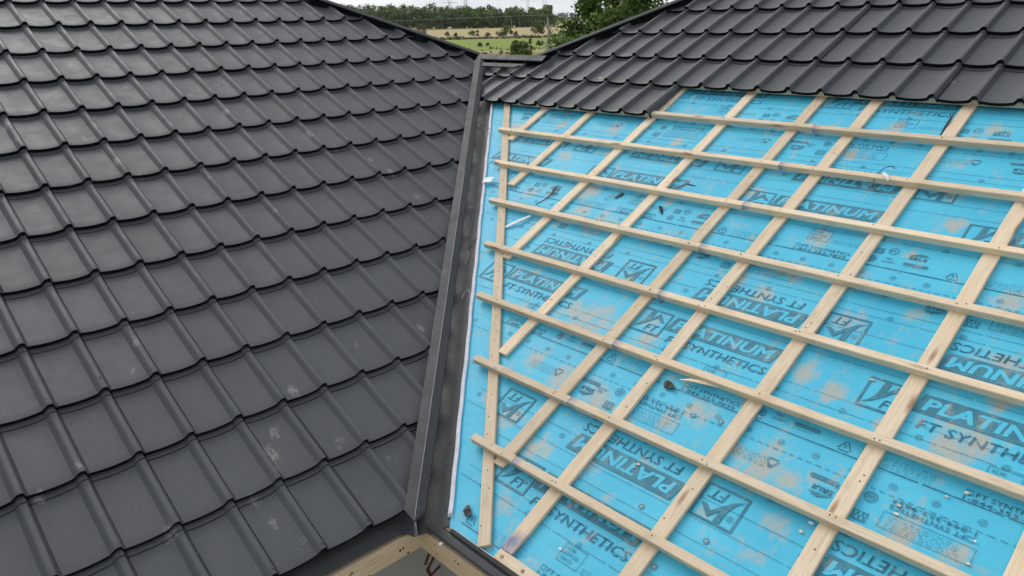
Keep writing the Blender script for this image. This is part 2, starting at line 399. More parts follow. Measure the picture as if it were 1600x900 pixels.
# fixing screws along the lowest crowns of the left sheet
mb = MB()
mb.tube([(0, 0, 0), (0, 0, .003)], .0042, 6); mb.tube([(0, 0, .003), (0, 0, .006)], .0026, 6)
screw_me = mb.mesh('screw', ['nail_steel'])
for j in range(-8, 1):
    link('screw', screw_me, left_roof, Matrix.Translation((-.2125+j*MOD+.004, .022, -.0012)))
for (v, u) in ((-.2125-3*MOD, 3*STEP+.06), (-.2125-2*MOD+.1, 2.33), (-.2125+4*MOD+.09, 9*STEP+.1)):
    link('screw', screw_me, left_roof, Matrix.Translation((v, u, -.006 if v < -.5 and u > 2 else -.004)))

# ------------------------------------------------------------------ valley, hip and ridge trim
def strip_sections(path, prof):
    "prof: list of (dx,dy,dz) offsets swept along path points"
    return [[Vector(p)+Vector(o) for o in prof] for p in path]
def folded(path, top, t=.002, name='x', mats=('trim_metal',), parent=None, smooth=False):
    prof = list(top)+[(x, y, z-t) for x, y, z in reversed(top)]
    mb = MB(); mb.loft(strip_sections(path, prof)); return mb.build(name, list(mats), parent)
VS = .35355   # rise of the valley per metre of y
def vz(y): return VS*y
# valley cap: a long folded angle with a pointed lower end
cap = empty('valley_cap', (0, 0, 0)); tag(cap, 'long dark grey folded metal cap strip with pointed end running down the valley', 'flashing')
mb = MB()
ys = [-.055+i*.14 for i in range(31)]
ys = [y for y in ys if y < 4.2]+[4.2]
prof = lambda y: [(-.038+.0, y, vz(y)+.0155), (-.030, y, vz(y)+.0185), (.010, y, vz(y)+.030), (.0125, y, vz(y)+.030), (.046+.002*math.sin(y*3), y, vz(y)+.011), (.047+.002*math.sin(y*3), y, vz(y)-.004), (.045, y, vz(y)-.004), (.0125, y, vz(y)+.0275), (-.030, y, vz(y)+.016), (-.037, y, vz(y)+.0125)]
secs = [prof(y) for y in ys]
# pointed tip
tip = [(x*.06+.0115*.94, -.108, vz(-.108)+.022+(z-vz(-.055)-.022)*.25) for x, y, z in prof(-.055)]
mb.loft([tip]+secs); mb.build('folded_strip', ['trim_metal'], cap); cap.location.x = .004
mb = MB(); mb.tube([(.0113, -.105, vz(-.105)+.0235), (.0113, -.055, vz(-.055)+.0308), (.0113, 1.2, vz(1.2)+.0308), (.0113, 2.4, vz(2.4)+.0308)], .0008, 5); mb.build('bright_fold', ['galvanised'], cap)
mb = MB(); mb.tube([(.014, -.104, vz(-.104)+.012), (.017, -.108, -.08), (.020, -.110, -.112)], .0013, 4); mb.tube([(.0105, -.105, -.022), (.010, -.107, -.07), (.010, -.109, -.108)], .0009, 4); mb.build('loose_wire', ['galvanised'], cap)
# V-shaped valley gutter
gut = empty('valley_gutter'); tag(gut, 'dark grey V shaped metal valley gutter between the cap strip and the white foam edge', 'gutter')
HG = -.096
def pt(side, v, u, h): return P(side, v, u, h)
def at_x(side, x, y, h):
    "point at plan x,y on a plane h above a roof side"
    g = 1 if side == 'R' else -1
    z = VS*(g*x+y)+h/CA; return Vector((x, y, z))
mb = MB()
yy = [-.058+i*(4.25+.058)/12 for i in range(13)]
top = [[at_x('L', -.20, y+.20*0, HG), at_x('L', -.02, y, HG+.000), Vector((0, y, VS*y+HG/CA-.002)), at_x('R', .02, y, HG), at_x('R', .165, y, HG)] for y in yy]
secs = [[*c, *[p_-Vector((0, 0, .003)) for p_ in reversed(c)]] for c in top]
mb.loft(secs); mb.build('gutter_pan', ['gutter_metal'], gut)
# rivets, chips and nail dots in the valley
mb = MB()
for (y, x) in ((.35, .085), (1.62, .10), (.02, .10)):
    p_ = at_x('R', x+.02, y, HG+.001); mb = MB(); mb.tube([p_, p_+Vector((0, 0, .003))], .004, 6); mb.build('rivet', ['nail_steel'], gut)

def eave_set(side):
    g = 1 if side == 'R' else -1
    lab = ('dark grey metal eave flashing along the unfinished right eave' if side == 'R' else 'dark grey metal eave flashing under the lowest left tiles')
    o = empty('eave_flashing', mw=FR[side].copy()); tag(o, lab, 'flashing', 'eave flashings')
    # along the eave; starts at the valley mitre
    mb = MB(); un = (-.036 if side == 'R' else -.050); uf = (-.004 if side == 'R' else .10)
    vend = 4.0 if side == 'R' else -5.0
    vm = lambda u: (-u*CA*1.0)*g      # plan x = 0
    h1 = HG+.0035
    mb.prism([(vm(un)+g*.012, un), (vend, un), (vend, uf), (vm(uf)+g*.012, uf)][::g], h1-.002, h1)
    mb.build('flashing_plate', ['gutter_metal'], o)
    # turned-down lip standing a little proud, bevelled
    mb = MB(); ca, sa = CA, SA
    v0 = vm(un)+g*.03
    sec = [(a_+(.034 if side == 'R' else .020), b_) for a_, b_ in [(-.052, h1+.0025), (-.070, h1+.0035), (-.0775, h1-.002), (-.0775+.028*sa-.002, h1-.026), (-.0775+.028*sa+.002, h1-.027), (-.0725, h1-.003), (-.068, h1+.001), (-.052, h1+.001)]]
    mb.loft([[(v0+g*.0, a, b) for a, b in sec], [(vend, a, b) for a, b in sec]]); mb.build('drip_lip', ['trim_metal'], o)
    return o
eR = eave_set('R'); eL = eave_set('L')

def hip(name, sgn, x0, x1, Y, lab):
    o = empty(name); tag(o, lab, 'ridge cap', 'folded metal hip caps')
    path = [(sgn*(x0+(x1-x0)*i/10), Y, VS*(Y+x0+(x1-x0)*i/10)+.022) for i in range(11)]
    top = [(0, -.036, -.022), (0, -.034, -.015), (0, -.004, -.001), (0, .004, -.001), (0, .06, -.035), (0, .063, -.045)]
    folded(path, top, .002, 'folded_cap', parent=o)
    # bent stiffening line and black closure board painting the shade gap below
    mb = MB()
    mb.loft([[(p_[0], Y-.012, p_[2]-.006), (p_[0], Y+.012, p_[2]-.006), (p_[0], Y+.012, p_[2]-.20), (p_[0], Y-.012, p_[2]-.20)] for p_ in path])
    mb.build('shade_closure', ['shade_seam_black'], o)
    return o
hip('hip_cap', -1, .0, 7.0, YL, 'dark grey folded hip cap along the top edge of the left tile roof')
hip('hip_cap', 1, .41, 7.5, YR, 'dark grey folded hip cap rising along the top edge of the right tile roof')
rc = empty('ridge_cap', mw=FR['R'].copy()); tag(rc, 'short level dark grey ridge cap joining the two hips above the valley', 'ridge cap')
mb = MB()
zc = .024
sec = [(-.062, zc-.016), (-.058, zc-.009), (-.003, zc), (.003, zc), (.055, zc-.045), (.060, zc-.055), (.055, zc-.050), (.002, zc-.003), (-.002, zc-.003), (-.058, zc-.012)]
mb.loft([[(v, UR+.005+a, b) for a, b in sec] for v in (-3.03, -2.6, -2.22)]); mb.build('folded_cap', ['trim_metal'], rc)
mb = MB(); mb.box((-3.0, UR-.01, -.08), (-2.25, UR+.01, zc-.006)); mb.build('shade_closure', ['shade_seam_black'], rc)  # black board stands in for the shade under the ridge cap
mb = MB(); mb.prism([(-2.965, UR-.150), (-2.47, UR-.150), (-2.38, UR-.098), (-2.965, UR-.098)], .004, .007); mb.build('screw_strip', ['trim_metal'], rc)
for v in (-2.90, -2.70): link('screw', screw_me, rc, Matrix.Translation((v, UR-.122, .007)))

# ------------------------------------------------------------------ underlayment with its printing
HM = -.090
dirt = [(-0.74, 1.81, 0.07), (-0.47, 1.83, 0.09), (-0.75, 2.07, 0.07), (-1.9, 2.58, 0.06), (-1.04, 2.71, 0.06), (-0.66, 1.9, 0.06), (0.22, 2.9, 0.05), (0.52, 2.71, 0.05), (0.64, 2.97, 0.05), (1.06, 2.51, 0.06), (0.16, 2.52, 0.05), (-0.5, 2.65, 0.04), (0.68, 2.06, 0.05), (0.12, 1.95, 0.05), (0.21, 2.3, 0.05), (1.06, 3.03, 0.05), (1.16, 2.3, 0.05), (-0.58, 1.34, 0.05), (-0.03, 1.19, 0.1), (-0.17, 1.23, 0.06), (0.05, 0.83, 0.06), (-0.15, 0.87, 0.05), (0.29, 0.82, 0.08), (0.24, 1.3, 0.05), (0.7, 0.94, 0.06), (0.65, 0.87, 0.05), (0.3, 1.19, 0.05), (0.62, 1.62, 0.05), (0.67, 1.82, 0.06), (0.47, 1.66, 0.05), (1.01, 1.6, 0.06), (0.95, 0.85, 0.03), (1.07, 0.84, 0.07), (1.17, 0.82, 0.05), (1.24, 0.87, 0.03), (0.23, 0.48, 0.06), (0.71, 0.6, 0.05), (0.0, 0.56, 0.05), (0.47, 0.54, 0.05), (0.79, 0.58, 0.04), (0.3, 0.21, 0.04), (1.56, 1.17, 0.06), (1.62, 1.26, 0.07), (1.55, 1.29, 0.05), (1.56, 0.81, 0.05), (1.72, 0.81, 0.04), (1.34, 1.18, 0.03), (1.51, 1.91, 0.06), (1.23, 1.73, 0.04), (1.05, 0.91, 0.04), (0.87, 1.09, 0.04), (1.62, 1.44, 0.05), (1.08, 2.05, 0.03), (1.56, 1.61, 0.05), (1.13, 1.25, 0.04), (1.0, 1.29, 0.05), (0.96, 1.83, 0.03), (-0.03, 1.48, 0.04), (0.99, 0.57, 0.03), (1.22, 0.64, 0.04), (1.22, 0.51, 0.03), (-1.15, 1.97, 0.05), (-1.81, 2.35, 0.03), (-0.19, 0.59, 0.03), (-0.41, 0.85, 0.03), (-1.2, 2.35, .05), (-.4, 2.3, .04), (-.2, 2.1, .03), (-1.5, 2.7, .04), (-.9, 2.45, .04)]
under = empty('roof_underlayment', mw=FR['R'].copy())
tag(under, 'bright blue printed woven roofing membrane stretched under the bare timber battens', 'roofing membrane')
UB, UT = .012, 3.27
def sheet(u_a, u_b, z):
    "one roll width of membrane, cut to the valley on the left"
    nu = max(2, int((u_b-u_a)/.02)); XE = .118
    vs_r = np.arange(0, 1.0001, 1/220)
    verts = []; 
    for i in range(nu+1):
        u = u_a+(u_b-u_a)*i/nu; vl = XE/q-u*CA+.0*u; vr = 3.6
        for t in vs_r: verts.append((vl+(vr-vl)*t, u, z))
    W_ = len(vs_r); faces = [(i*W_+j, i*W_+j+1, (i+1)*W_+j+1, (i+1)*W_+j) for i in range(nu) for j in range(W_-1)]
    me = bpy.data.meshes.new('membrane_sheet'); me.from_pydata(verts, [], faces); me.materials.append(MAT['membrane'])
    co = np.array(verts); s = np.zeros(len(co))
    for (v, u, r) in dirt:
        d = np.sqrt(((co[:, 0]-v)/r)**2+((co[:, 1]-u)/(r*1.1))**2); s = np.maximum(s, np.clip(1.25-d*.8, 0, 1))
    at = me.attributes.new('dirt', 'FLOAT', 'POINT'); at.data.foreach_set('value', s.astype(np.float32))
    me.update(); return link('membrane_sheet', me, under)
PER, PU = 1.059, .945
laps = [UB, 1.0-.945+.0, 1.0, 1.945, 2.89, 3.835]
sheet(.995, 1.97, HM+.0010); sheet(UB, 1.02, HM+.0004)
sheet(1.945, 2.92, HM+.0016); sheet(2.89, UT, HM+.0022)
def zsheet(u): return HM+(.0004 if u < .995 else .0010 if u < 1.945 else .0016 if u < 2.89 else .0022)
# text as mesh data
_tc = {}
def textmesh(s, bold=0.0, shear=0.0):
    k = (s, bold, shear)
    if k in _tc: return _tc[k]
    c = bpy.data.curves.new('t', 'FONT'); c.body = s; c.size = 1; c.offset = bold; c.shear = shear; c.resolution_u = 2; c.space_character = 1.02
    o = bpy.data.objects.new('t', c); COL.objects.link(o)
    dg = bpy.context.evaluated_depsgraph_get(); me = bpy.data.meshes.new_from_object(o.evaluated_get(dg))
    v = [tuple(x.co) for x in me.vertices]; f = [tuple(p.vertices) for p in me.polygons]
    bpy.data.objects.remove(o); bpy.data.curves.remove(c); bpy.data.meshes.remove(me)
    a = np.array(v); a[:, 0] -= a[:, 0].min(); a[:, 1] -= a[:, 1].min(); a[:, 0] /= a[:, 0].max(); a[:, 1] /= a[:, 1].max()
    _tc[k] = (a, f); return _tc[k]
UMIN_V = -2.7
class Print:
    def __init__(s): s.mb = MB()
    def emit(s, pts, faces, o, mi, lay):
        """pts in a unit frame placed by o=(v,u,w,h,inv)"""
        v, u, w, h, inv = o; n = len(s.mb.v)
        z = HM+.0034+lay*.0006
        for x, y in pts:
            if inv: X, Y = v+w-x*w, u+h-y*h
            else: X, Y = v+x*w, u+y*h
            s.mb.v.append((X, Y, z))
        for f in faces: s.mb.f.append(tuple(n+i for i in f)); s.mb.m.append(mi)
    def text(s, t, v, u, w, h, inv=False, mi=1, bold=0, shear=0, lay=0):
        a, f = textmesh(t, bold, shear); s.emit([(x, y) for x, y, _ in a], f, (v, u, w, h, inv), mi, lay)
    def poly(s, pts, v, u, w, h, inv=False, mi=0, lay=0):
        s.emit(pts, [tuple(range(len(pts)))], (v, u, w, h, inv), mi, lay)
    def rect(s, v, u, w, h, inv=False, mi=1, lay=0): s.poly([(0, 0), (1, 0), (1, 1), (0, 1)], v, u, w, h, inv, mi, lay)
    def frame(s, v, u, w, h, t, inv=False, mi=1, sl=0.0):
        tx, ty = t/w, t/h
        for pl in ([(0, 0), (1, 0), (1-tx, ty), (tx, ty)], [(1, 0), (1, 1), (1-tx, 1-ty), (1-tx, ty)], [(1, 1), (0, 1), (tx, 1-ty), (1-tx, 1-ty)], [(0, 1), (0, 0), (tx, ty), (tx, 1-ty)]):
            s.poly(pl, v, u, w, h, inv, mi)
    def ring(s, v, u, r, t, mi=1, k=14, inv=False):
        for i in range(k):
            a, b = 2*math.pi*i/k, 2*math.pi*(i+1)/k
            s.emit([(math.cos(a)*r, math.sin(a)*r), (math.cos(b)*r, math.sin(b)*r), (math.cos(b)*(r-t), math.sin(b)*(r-t)), (math.cos(a)*(r-t), math.sin(a)*(r-t))], [(0, 1, 2, 3)], (v, u, 1, 1, False), mi, 0)
    def line(s, a, b, t, v=0, u=0, w=1, h=1, inv=False, mi=1):
        dx, dy = (b[0]-a[0])*w, (b[1]-a[1])*h; L = math.hypot(dx, dy) or 1; nx, ny = -dy/L*t/2/w, dx/L*t/2/h
        s.poly([(a[0]+nx, a[1]+ny), (a[0]-nx, a[1]-ny), (b[0]-nx, b[1]-ny), (b[0]+nx, b[1]+ny)], v, u, w, h, inv, mi)
pr = Print()
def fine(v, u, w, lines, dh=.0095, inv=False, th=.0032):
    "illegible small print: rows of tiny word-length dashes"
    for l in range(lines):
        x = 0
        while x < w:
            ww = random.uniform(.006, .022)
            if x+ww > w: break
            hh = th*random.uniform(.7, 1.1)
            # each word: a few uprights and a bar
            n = int(ww/.0038)
            for i in range(n): pr.rect(v+x+i*.0038, u+l*dh, .0021, hh, mi=1)
            x += ww+.005
def logo(v, u, inv):
    w, h = .170, .148
    pr.frame(v, u, w, h, .0085, inv, 0)
    pr.poly([(.32, .92), (.46, .92), (.43, .60), (.29, .50)], v, u, w, h, inv, 0)
    pr.poly([(.43, .60), (.62, .88), (.90, .57), (.77, .56), (.625, .70), (.43, .45)], v, u, w, h, inv, 0)
    pr.poly([(.06, .12), (.28, .27), (.43, .45), (.43, .60), (.29, .50), (.20, .28)], v, u, w, h, inv, 0)
    pr.text('FT', v+(.46*w if not inv else (1-.46-.40)*w), u+(.11*h if not inv else (1-.11-.28)*h), .40*w, .28*h, inv, 1, 0, .2)
def banner(v, u, inv):
    w, h = .535, .088
    pr.poly([(.0, 0), (.965, 0), (1.0, 1), (.035, 1)] if not inv else [(0, 0), (.965, 0), (1.0, 1), (.035, 1)], v, u, w, h, inv, 0)
    a, b = .055, .90
    if inv: pr.text('PLATINUM', v+w*(1-a-b), u+.016, w*b, h-.030, True, 2, .035, .15, 1)
    else: pr.text('PLATINUM', v+w*a, u+.014, w*b, h-.030, False, 2, .035, .15, 1)
def recyc(v, u, s_, inv):
    P3 = [(0, 0), (1, 0), (.5, .9)]
    for i in range(3):
        a, b = P3[i], P3[(i+1) % 3]
        aa = (a[0]+(b[0]-a[0])*.12, a[1]+(b[1]-a[1])*.12); bb = (a[0]+(b[0]-a[0])*.88, a[1]+(b[1]-a[1])*.88)
        pr.line(aa, bb, .0035, v, u, s_, s_, inv)
    pr.text('5', v+.4*s_, u+.22*s_, .2*s_, .3*s_, inv)
def leaf_logo(v, u, inv, w=.085):
    pr.poly([(0, .48), (.2, .66), (.45, .85), (.62, .95), (.66, .83), (.84, .88), (.82, .74), (1, .66), (.74, .62), (.3, .58)], v, u, w, .052, inv, 0)
    pr.text('SRUI', v+(.08*w), u+(.004 if not inv else .052-.004-.020), w*.84, .020, inv, 1, .03, .1)
def pill(v, u, inv, w=.10):
    pr.poly([(.06, 0), (.94, 0), (1, .3), (1, .7), (.94, 1), (.06, 1), (0, .7), (0, .3)], v, u, w, .017, inv, 0)
def cross(v, u, s_):
    pr.frame(v, u, s_, s_*.8, .0022)
    for i in range(3):
        pr.line((.05+i*.32, 0), (min(1, .4+i*.35), 1), .002, v, u, s_, s_*.8); pr.line((.95-i*.32, 0), (max(0, .6-i*.35), 1), .002, v, u, s_, s_*.8)
def globe(v, u, r):
    pr.ring(v, u, r, .0028); pr.ring(v, u, r*.62, .0022, k=10); pr.line((-r*.4, -r*.2), (r*.4, r*.3), .0025, v, u); pr.line((-r*.3, r*.3), (r*.3, -r*.3), .0025, v, u)
def circ(v, u):
    pr.ring(v, u, .0125, .0016, k=12); pr.ring(v, u, .0065, .0018, k=8)
for n in range(-3, 4):
    V0 = n*PER
    if V0 > 2.2: continue
    for r_ in range(-1, 4):
        b = 1.275+PU*r_; c = 1.492+PU*r_; L_ = 1.0+PU*r_
        def ok(v, u): return q*(v+u*CA) > .125 and UB+.0 < u < 3.25 and v < 2.4
        def put(fn, v, u, *a, wd=0.0):
            if q*(v+u*CA) > .128 and u > UB+.01 and u < 3.30: fn(v, u, *a)
        put(logo, V0+.161, b-.053, False); put(logo, V0+.938, c-.008, True)
        if ok(V0+.335, b): banner(V0+.335, b, False); pr.text('FT SYNTHETICS', V0+.378, b-.066, .480, .041, False, 1, 0, .12)
        if ok(V0+.335, c): banner(V0+.335, c, True); pr.text('FT SYNTHETICS', V0+.345, c+.106, .480, .041, True, 1, 0, .12)
        # fine print above the lap
        u = L_
        put(lambda v, u: recyc(v, u, .052, False), V0+.19, u+.014)
        put(lambda v, u: fine(v, u, .25, 5), V0+.27, u+.012)
        def phone(v, u):
            pr.frame(v, u+.026, .022, .019, .002); pr.text('FT SYNTHETICS', v+.03, u+.027, .225, .0175, False, 1, .005)
            pr.text('1-844-353-9839', v, u+.004, .245, .0165, False, 1, .005)
        put(phone, V0+.60, u+.002)
        put(lambda v, u: globe(v, u, .020), V0+.945, u+.045); put(lambda v, u: cross(v, u, .04), V0+.935, u+.085)
        put(lambda v, u: (pr.ring(v, u, .021, .0025), pr.text('ETL', v-.013, u-.008, .026, .016)), V0+1.012, u+.112)
        put(lambda v, u: (pr.text('FBC', v, u+.020, .028, .012), pr.text('#FL20857', v-.012, u, .055, .011)), V0+1.002, u+.035)
        put(lambda v, u: leaf_logo(v, u, False), V0+1.075, u+.078); put(lambda v, u: pill(v, u, False), V0+1.075, u+.042)
        put(lambda v, u: fine(v, u, .09, 1), V0+1.078, u+.030)
        # bordered text low on each roll
        put(lambda v, u: (pr.frame(v, u, .10, .075, .0018), pr.text('AC388', v+.012, u+.052, .04, .013), pr.text('ASTM D226', v+.012, u+.031, .07, .013), pr.text('CAN/CSA', v+.012, u+.010, .055, .013)), V0+.625, u+.088)
        put(lambda v, u: fine(v, u, .16, 3), V0+.74, u+.09)
        # fine print below the lap, upside down
        def phone2(v, u):
            pr.text('1-844-353-9839', v, u+.024, .245, .0165, True, 1, .005); pr.text('FT SYNTHETICS', v, u, .220, .0175, True, 1, .005); pr.frame(v+.225, u, .022, .019, .002)
        put(phone2, V0+.432, u-.128)
        put(lambda v, u: (pr.frame(v, u, .27, .062, .0016), fine(v+.02, u+.008, .22, 5)), V0+.425, u-.205)
        put(lambda v, u: globe(v, u, .021), V0+.370, u-.115); put(lambda v, u: cross(v, u, .046), V0+.345, u-.215)
        put(lambda v, u: leaf_logo(v, u, True), V0+.185, u-.200); put(lambda v, u: pill(v, u, True), V0+.165, u-.130)
        put(lambda v, u: recyc(v, u, .05, True), V0+.005, u-.175); put(lambda v, u: fine(v, u, .17, 5), V0-.14, u-.17)
        put(lambda v, u: (pr.text('FBC', v, u, .028, .012, True), pr.text('#FL20857', v-.012, u+.016, .055, .011, True)), V0+.27, u-.155)
        # nailing pattern and rules
        for i in range(8): put(circ, V0+.015+i*.1325, u-.048)
        for i in range(4): put(circ, V0+.14+i*.2647, u+.173); put(circ, V0+.02+i*.2647, u+.530); put(circ, V0+.1+i*.2647, u+.67)
        for du, t_, seg in ((.0005, .0036, .24), (-.083, .0022, .02), (.168, .0016, .2), (-.24, .0016, .12), (.40, .0014, .26), (.475, .0014, .2), (.56, .0016, .3), (.66, .0014, .22), (.22, .0012, .18)):
            x = 0
            while x < PER:
                ln = seg*random.uniform(.7, 1.3)
                if ok(V0+x, u+du): pr.rect(V0+x, u+du, min(ln, PER-x), t_)
                x += ln+(.012 if seg > .05 else .012)
ob = pr.mb.build('printed_lettering', ['ink', 'ink_thin', 'membrane'], under, fix=False)
ob['label'] = 'dark printed words, outlined roof logos and fine print on the blue membrane'
# plastic cap nails through the membrane
mb = MB(); mb.tube([(0, 0, 0), (0, 0, .0015)], .0115, 14); mb.tube([(0, 0, .0015), (0, 0, .0022)], .0036, 8, 1); capn = mb.mesh('cap_nail', ['cap_plastic', 'galvanised'])
for (v, u) in ((1.053, .475), (.778, .475), (.832, .935), (.217, 1.423), (.72, .915), (.954, .305), (1.58, 2.42)):
    link('cap_nail', capn, under, Matrix.Translation((v, u, zsheet(u)+.0008)))
# white foam edge along the valley side of the membrane
fo = empty('foam_edge_strip'); tag(fo, 'thin white foam strip along the left edge of the blue membrane beside the valley', 'foam strip')
mb = MB(); secs = []
for i in range(60):
    y = -.025+i*(4.02+.025)/59; wob = .0015*math.sin(i*1.7)+.001*math.sin(i*.6)
    c0 = at_x('R', .136+wob, y, HG+.005)
    secs.append([c0+Vector((-.003, 0, 0)), c0+Vector((-.001, 0, .015)), c0+Vector((.008, 0, .022)), c0+Vector((.016, 0, .021)), c0+Vector((.018, 0, .006))])
mb.loft(secs); mb.build('foam_bead', ['white_foam'], fo, smooth=True)
# black folded edge along the eave side
be = empty('membrane_edge_trim', mw=FR['R'].copy()); tag(be, 'narrow black folded metal edge trim along the bottom of the blue membrane', 'edge trim')
mb = MB(); sec = [(-.004, HM-.002), (-.004, HM+.010), (.002, HM+.013), (.012, HM+.0135), (.013, HM+.004), (.006, HM-.002)]
mb.loft([[(v, a, b) for a, b in sec] for v in (.178, 4.0)]); mb.build('folded_edge', ['black_rubber'], be)
mb = MB(); mb.loft([[(v, .0135, HM+.003), (v, .0135, HM+.0155), (v, .016, HM+.0155), (v, .016, HM+.003)] for v in (.18, .48)]); mb.build('bright_edge', ['galvanised'], be)

# ------------------------------------------------------------------ timber: straps and battens
def plank(name, length, w, t, paint=(0, 0), parent=None, sag=.0015, seed=0, rough=False):
    "a sawn board along local x, base on z=0, centred in y, gently crooked; paint=(start,end) lengths of blue end dye"
    n = max(4, int(length/.05)); v = []; pv = []
    c = .0025
    for i in range(n+1):
        x = length*i/n
        dy = noise.noise(Vector((x*1.6, seed*7.3, 0)))*sag*2; dz = noise.noise(Vector((x*1.2, seed*3.3, 5)))*sag*.5
        a = w/2+noise.noise(Vector((x*9, seed, 9)))*.0007
        r_ = (noise.noise(Vector((x*40, seed, 3)))*.006 if rough else 0)
        ring = [(-a, c), (-a, t-c), (-a+c, t), (a-c, t), (a, t-c), (a-r_, c), (a-c-r_, 0), (-a+c, 0)]
        for (y, z) in ring: v.append((x, y+dy, z+dz)); pv.append(1.0 if x < paint[0] or x > length-paint[1] else 0.0)
    k = 8; f = [(i*k+j, i*k+(j+1) % k, (i+1)*k+(j+1) % k, (i+1)*k+j) for i in range(n) for j in range(k)]
    f.append(tuple(range(k))); f.append(tuple(n*k+i for i in reversed(range(k))))
    me = bpy.data.meshes.new(name); me.from_pydata(v, [], f); me.materials.append(MAT['batten_wood'])
    at = me.attributes.new('paint', 'FLOAT', 'POINT'); at.data.foreach_set('value', pv)
    bm = bmesh.new(); bm.from_mesh(me); bmesh.ops.recalc_face_normals(bm, faces=bm.faces[:]); bm.to_mesh(me); bm.free()
    return me
mb = MB(); mb.tube([(0, 0, 0), (0, 0, .0010)], .0029, 7); nail_me = mb.mesh('nail', ['rust_hole'])
TB, TS = .0325, .017; HS = HM+.0028           # strap sits on membrane
HB = HS+TS                                   # batten base
Rf = FR['R']
# counter battens (up the slope)
ST = [(-1.78, 2.43), (-1.345, 1.982), (-.83, 1.395), (-.31, .823), (.142, .330), (.450, .060), (.905, .062), (1.372, .062), (1.868, .062), (2.34, .062), (2.82, .062)]
names = ['shortest sloping counter batten, highest on the left beside the valley batten', 'second sloping counter batten from the valley, stopping under the third rail', 'third sloping counter batten from the valley, ending half way up', 'fourth sloping counter batten, its lower end free on the blue membrane', 'fifth sloping counter batten, ending under the lowest full rail at left', 'sloping counter batten with blue stained foot standing on the eave batten', 'sloping counter batten through the middle of the membrane with a round knot', 'sloping counter batten crossing right of centre beside the tilted square logo', 'rightmost sloping counter batten reaching the lower right corner', 'sloping counter batten at the right frame edge', 'sloping counter batten past the right frame edge']
BU = [.356+.3541*k for k in range(9)]; BW = .035
for i, (vc, ue) in enumerate(ST[:9]):
    Lg = 3.27-ue
    root = empty('counter_batten', mw=Rf @ Matrix.Translation((vc, ue, HS)) @ Matrix.Rotation(R(90)+random.uniform(-.004, .004), 4, 'Z'))
    tag(root, names[i], 'counter batten', 'counter battens running up the slope')
    link('plank', plank('plank', Lg, .062, TS, (.075 if i == 5 else 0, 0), seed=i+3), root)
    for bu in BU:
        if bu+.02 > ue+.05 and random.random() < .45:
            # nails between the rails
            for _ in range(2):
                xx = bu-ue+random.uniform(.07, .30)
                if .02 < xx < Lg-.1: link('nail', nail_me, root, Matrix.Translation((xx, random.uniform(-.02, .02), TS)))
# valley batten, running beside the valley
p0 = at_x('R', .262, 0, 0); 
d_ = Vector((0, 1, VS)).normalized()
ax = (Rf.to_3x3().inverted() @ d_); ang = math.atan2(ax.y, ax.x)+.0075
s0 = (Rf.inverted() @ Vector((.271, -.235, VS*(.271-.235))))
root = empty('valley_batten', mw=Rf @ Matrix.Translation((s0.x, s0.y, HS)) @ Matrix.Rotation(ang, 4, 'Z'))
tag(root, 'rough edged timber batten running beside the valley and crossed by all the rails', 'batten')
link('plank', plank('plank', 3.90, .052, TS+.001, (0, 0), seed=41, rough=True), root)
for _ in range(26): link('nail', nail_me, root, Matrix.Translation((random.uniform(.05, 3.3), random.uniform(-.018, .018), TS+.001)))
# rails (across the slope), each in two lengths butted together
ENDS = [-.045, -.392, -.735, -1.026, -1.334, -1.631, -1.936, -2.14, -2.40]
JO = [.215, .227, .205, .208, .210, .241, .251, .256, .30]
ordn = ['lowest long', 'second lowest', 'third lowest', 'fourth lowest', 'fifth lowest', 'third highest bare', 'second highest bare', 'highest bare', 'tile covered']
for k, u in enumerate(BU):
    vl, vj = ENDS[k], JO[k]
    jit = random.uniform(-.002, .002)
    for part in (0, 1):
        a, b = (vl, vj) if part == 0 else (vj+.002, 3.0)
        root = empty('roof_batten', mw=Rf @ Matrix.Translation((a, u+BW/2, HB)) @ Matrix.Rotation(random.uniform(-.0012, .0012), 4, 'Z'))
        if part == 0:
            lab = f'{ordn[k]} cross rail, left length, its cut end reaching toward the valley' if k < 7 else f'{ordn[k]} cross rail, left length, showing below the edge of the right tiles'
            link('plank', plank('plank', b-a, BW, TB, (0, 0), seed=k*2), root)
        else:
            lab = f'{ordn[k]} cross rail, right length, stained blue where it butts the left one' if k < 8 else 'tile covered cross rail, right length, its front face under the scalloped tile edge'
            link('plank', plank('plank', b-a, BW, TB, ((.012, .012, .012, .012, .012, .03, .05, .05, .02)[k], 0), seed=k*2+1), root)
        tag(root, lab, 'roof batten', 'timber battens across the slope')
        for (vc, ue) in ST[:9]+[(.39-u*CA, 0)]:
            if a+.01 < vc < b-.01 and ue < u+.05:
                for _ in range(random.choice((1, 1, 2))):
                    link('nail', nail_me, root, Matrix.Translation((vc-a+random.uniform(-.02, .02), random.uniform(-.010, .008), TB)))
# eave batten
root = empty('eave_batten', mw=Rf @ Matrix.Translation((.425, .036, HM+.003)))
tag(root, 'short flat pale batten with brown knots lying along the black eave trim', 'batten')
link('plank', plank('plank', 2.7, .044, .017, (0, 0), seed=77), root)
mb = MB(); mb.tube([(0, 0, 0), (0, 0, .0015)], .008, 10); kn = mb.mesh('knot', ['deck_wood'])
for x in (.03, .14): link('knot', kn, root, Matrix.Translation((x, -.002, .0168)))

